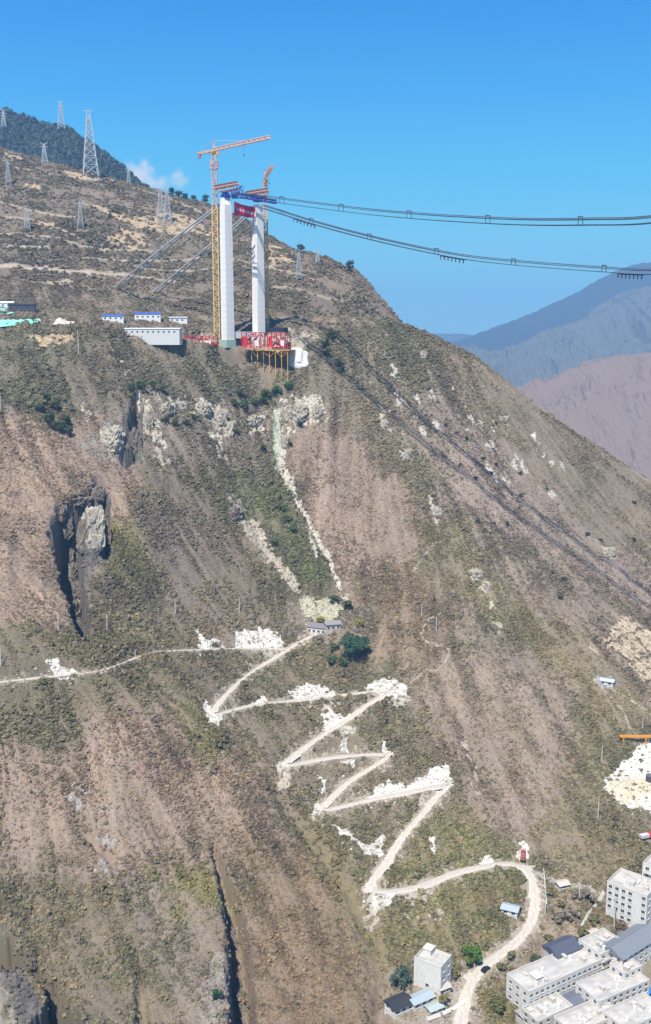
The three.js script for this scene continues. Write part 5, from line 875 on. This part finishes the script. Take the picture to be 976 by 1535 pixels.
{
  const kinds = [[], [], [], []];
  const roadNear = (x, d) => { if (d > 868) return 99; const i = Math.round((x - NX.x0) / NX.s), j = Math.round((d - NX.d0) / NX.s); return i < 0 || j < 0 || i >= NX.nx || j >= NX.nd ? 99 : NX.rd[j * NX.nx + i]; };
  const cutAt = (x, d) => { const i = Math.round((x - NX.x0) / NX.s), j = Math.round((d - NX.d0) / NX.s); return i < 0 || j < 0 || i >= NX.nx || j >= NX.nd ? 0 : NX.cut[j * NX.nx + i]; };
  rs = 777;
  const sow = (count, d0, d1, grass, scale) => {
    for (let k = 0; k < count; k++) {
      const d = Math.sqrt(mix(d0 * d0, d1 * d1, rnd())), x = rr(-1, 1) * (0.355 * d + 75), g = d < 866 ? NX : FX, z = zoneAt(x, d), o = sampleTex(g, x, d);
      const u1 = rnd(), u2 = rnd(), u3 = rnd(), u4 = rnd(), u5 = rnd(), u6 = rnd();
      if (g.bare[o] > 0.3 && u1 > 0.04) continue;
      if (roadNear(x, d) < 0.9) continue;
      if (cutAt(x, d) < -3 && u1 > 0.25) continue;
      const st = streak(x, d), thick = fbm(x * 0.06 + 3, d * 0.06, 4) * 1.3 + 0.5 * noise(x * 0.02, d * 0.02 + 70) - 0.6 * st;
      if (!grass && u2 > clamp(z.n * (1.0 + 1.35 * thick), 0.03, 1)) continue;
      if (blocked.some(([bx, bd, br]) => Math.hypot(x - bx, d - bd) < br)) continue;
      const big = !grass && u4 * 7 % 1 < 0.09 ? 1.6 : 1, s = (grass ? mix(0.35, 0.8, u3) : mix(0.38, 1.3, u3 * u3) * z.s * big * (1 + 0.35 * clamp(thick, -0.6, 1))) * scale, tone = fbm(x * 0.04 + 60, d * 0.04, 3), v = mix(0.72, 1.28, u4) * (1 + 0.35 * tone + 0.12 * st - (grass ? 0 : 0.25 * clamp(thick, -0.6, 0.8))), hue = clamp(u5 + 0.5 * fbm(x * 0.03, d * 0.03 + 90, 3), 0, 1);
      const lift = grass ? 1.35 : 1.75, src = grass ? z.c : z.b, c = [src[0] * v * GAIN * lift, src[1] * v * GAIN * lift, src[2] * v * GAIN * lift];
      if (!grass) { if (hue < 0.18) { c[0] *= 0.82; c[1] *= 0.92; c[2] *= 0.76; } else if (hue > 0.84) { c[0] *= 1.18; c[1] *= 1.06; c[2] *= 0.98; } else if (hue > 0.7) { c[0] *= 1.0; c[1] *= 1.0; c[2] *= 1.2; } }
      kinds[grass ? 3 : Math.floor(u6 * 3)].push([x, d, s, s * mix(0.75, 1.25, u1), rnd() * 6.28, c]);
    }
  };
  const blocked = globalBlocked;
  sow(620000, 285, 868, false, 0.92); sow(270000, 285, 868, true, 0.9); sow(115000, 866, 1330, false, 1.35);
  { // the wood on the far ridge, one mass
    const a = forestRidge.geometry.attributes.position, n = 200, list = [];
    for (let k = 0; k < 14000; k++) { const i = Math.floor(rnd() * 330), j = Math.floor(n * (0.47 + 0.5 * rnd() * rnd())), o = i * (n + 1) + j, s = rr(3.5, 8); list.push([a.getX(o) + rr(-4, 4), a.getY(o) - 1, a.getZ(o) + rr(-4, 4), s, rr(0.8, 1.5) * s, rnd() * 6, rr(0.7, 1.3)]); }
    const im = new THREE.InstancedMesh(clumpGeo(40, 1, 0.4, 77), leafMat, list.length), m = new THREE.Matrix4(), c = new THREE.Color(); im.name = 'far_forest'; im.userData.kind = 'stuff'; im.userData.label = 'dark forest covering the far ridge';
    list.forEach(([x, y, z, s, sy, r, v], i) => { im.setMatrixAt(i, m.compose(V(x, y, z), new THREE.Quaternion().setFromAxisAngle(V(0, 1, 0), r), V(s, sy, s))); im.setColorAt(i, c.setRGB(0.052 * v, 0.062 * v, 0.042 * v)); }); im.castShadow = im.receiveShadow = true; scene.add(im);
  }
  { // loose rubble on the spoil, the cliffs and below them
    const list = [], g0 = new THREE.IcosahedronGeometry(1, 0), a = g0.attributes.position; for (let i = 0; i < a.count; i++) { const h = hash(Math.round(a.getX(i) * 50) + 200, Math.round(a.getY(i) * 50 + a.getZ(i) * 31) + 200); a.setXYZ(i, a.getX(i) * (0.7 + 0.6 * h), a.getY(i) * (0.5 + 0.5 * h), a.getZ(i) * (0.7 + 0.5 * h)); } g0.computeVertexNormals();
    for (let k = 0; k < 620000 && list.length < 30000; k++) { const d = Math.sqrt(mix(290 * 290, 790 * 790, rnd())), x = rr(-1, 1) * 0.36 * d, o = sampleTex(NX, x, d), up = sampleTex(NX, x, d + 5), near = roadNear(x, d), u = rnd(), s = 0.18 + 0.75 * Math.pow(rnd(), 4), v = rr(0.75, 1.15); const b = NX.bare[o] > 0.35 ? o : NX.bare[up] > 0.6 && u < 0.18 ? up : -1; if (near < 0.4 || (x > 118 && d > 440 && d < 520 && u > 0.12 && b >= 0) || (b < 0 && !(near < 3.5 && u < 0.25))) continue; const q = b < 0 ? [0.42, 0.38, 0.32] : [NX.lin[b * 3], NX.lin[b * 3 + 1], NX.lin[b * 3 + 2]]; list.push([x, d, s, rnd() * 6, q.map((t) => t * v * GAIN)]); }
    const im = new THREE.InstancedMesh(g0, leafMat, list.length), m = new THREE.Matrix4(), c = new THREE.Color(); im.name = 'rubble'; im.userData.kind = 'stuff'; im.userData.label = 'loose rubble on the spoil and below the cliffs';
    list.forEach(([x, d, s, r, q], i) => { im.setMatrixAt(i, m.compose(ground(x, d, s * 0.15), new THREE.Quaternion().setFromEuler(new THREE.Euler(r, r * 2, r * 3)), V(s, s, s))); im.setColorAt(i, c.setRGB(...q)); }); im.castShadow = im.receiveShadow = true; scene.add(im);
  }
  const geos = [clumpGeo(42, 0.85, 0.34, 11), clumpGeo(36, 1.05, 0.38, 23), clumpGeo(48, 0.7, 0.3, 37), clumpGeo(12, 0.7, 0.42, 51)];
  const names = ['grey_brush', 'olive_brush', 'low_brush', 'dry_grass'], q = new THREE.Quaternion(), m = new THREE.Matrix4(), col = new THREE.Color(), up = V(0, 1, 0);
  kinds.forEach((list, k) => {
    const im = new THREE.InstancedMesh(geos[k], leafMat, list.length); im.name = names[k]; im.userData.kind = 'stuff';
    im.userData.label = ['leafless grey brush covering the mountainside', 'olive green brush covering the mountainside', 'low scrub covering the mountainside', 'dry grass tufts on the mountainside'][k];
    list.forEach(([x, d, s, sy, a, c], i) => { m.compose(ground(x, d, -0.08), q.setFromAxisAngle(up, a), V(s, sy, s)); im.setMatrixAt(i, m); im.setColorAt(i, col.setRGB(c[0], c[1], c[2])); });
    im.castShadow = im.receiveShadow = true; scene.add(im);
  });
}
renderer.render(scene, camera);
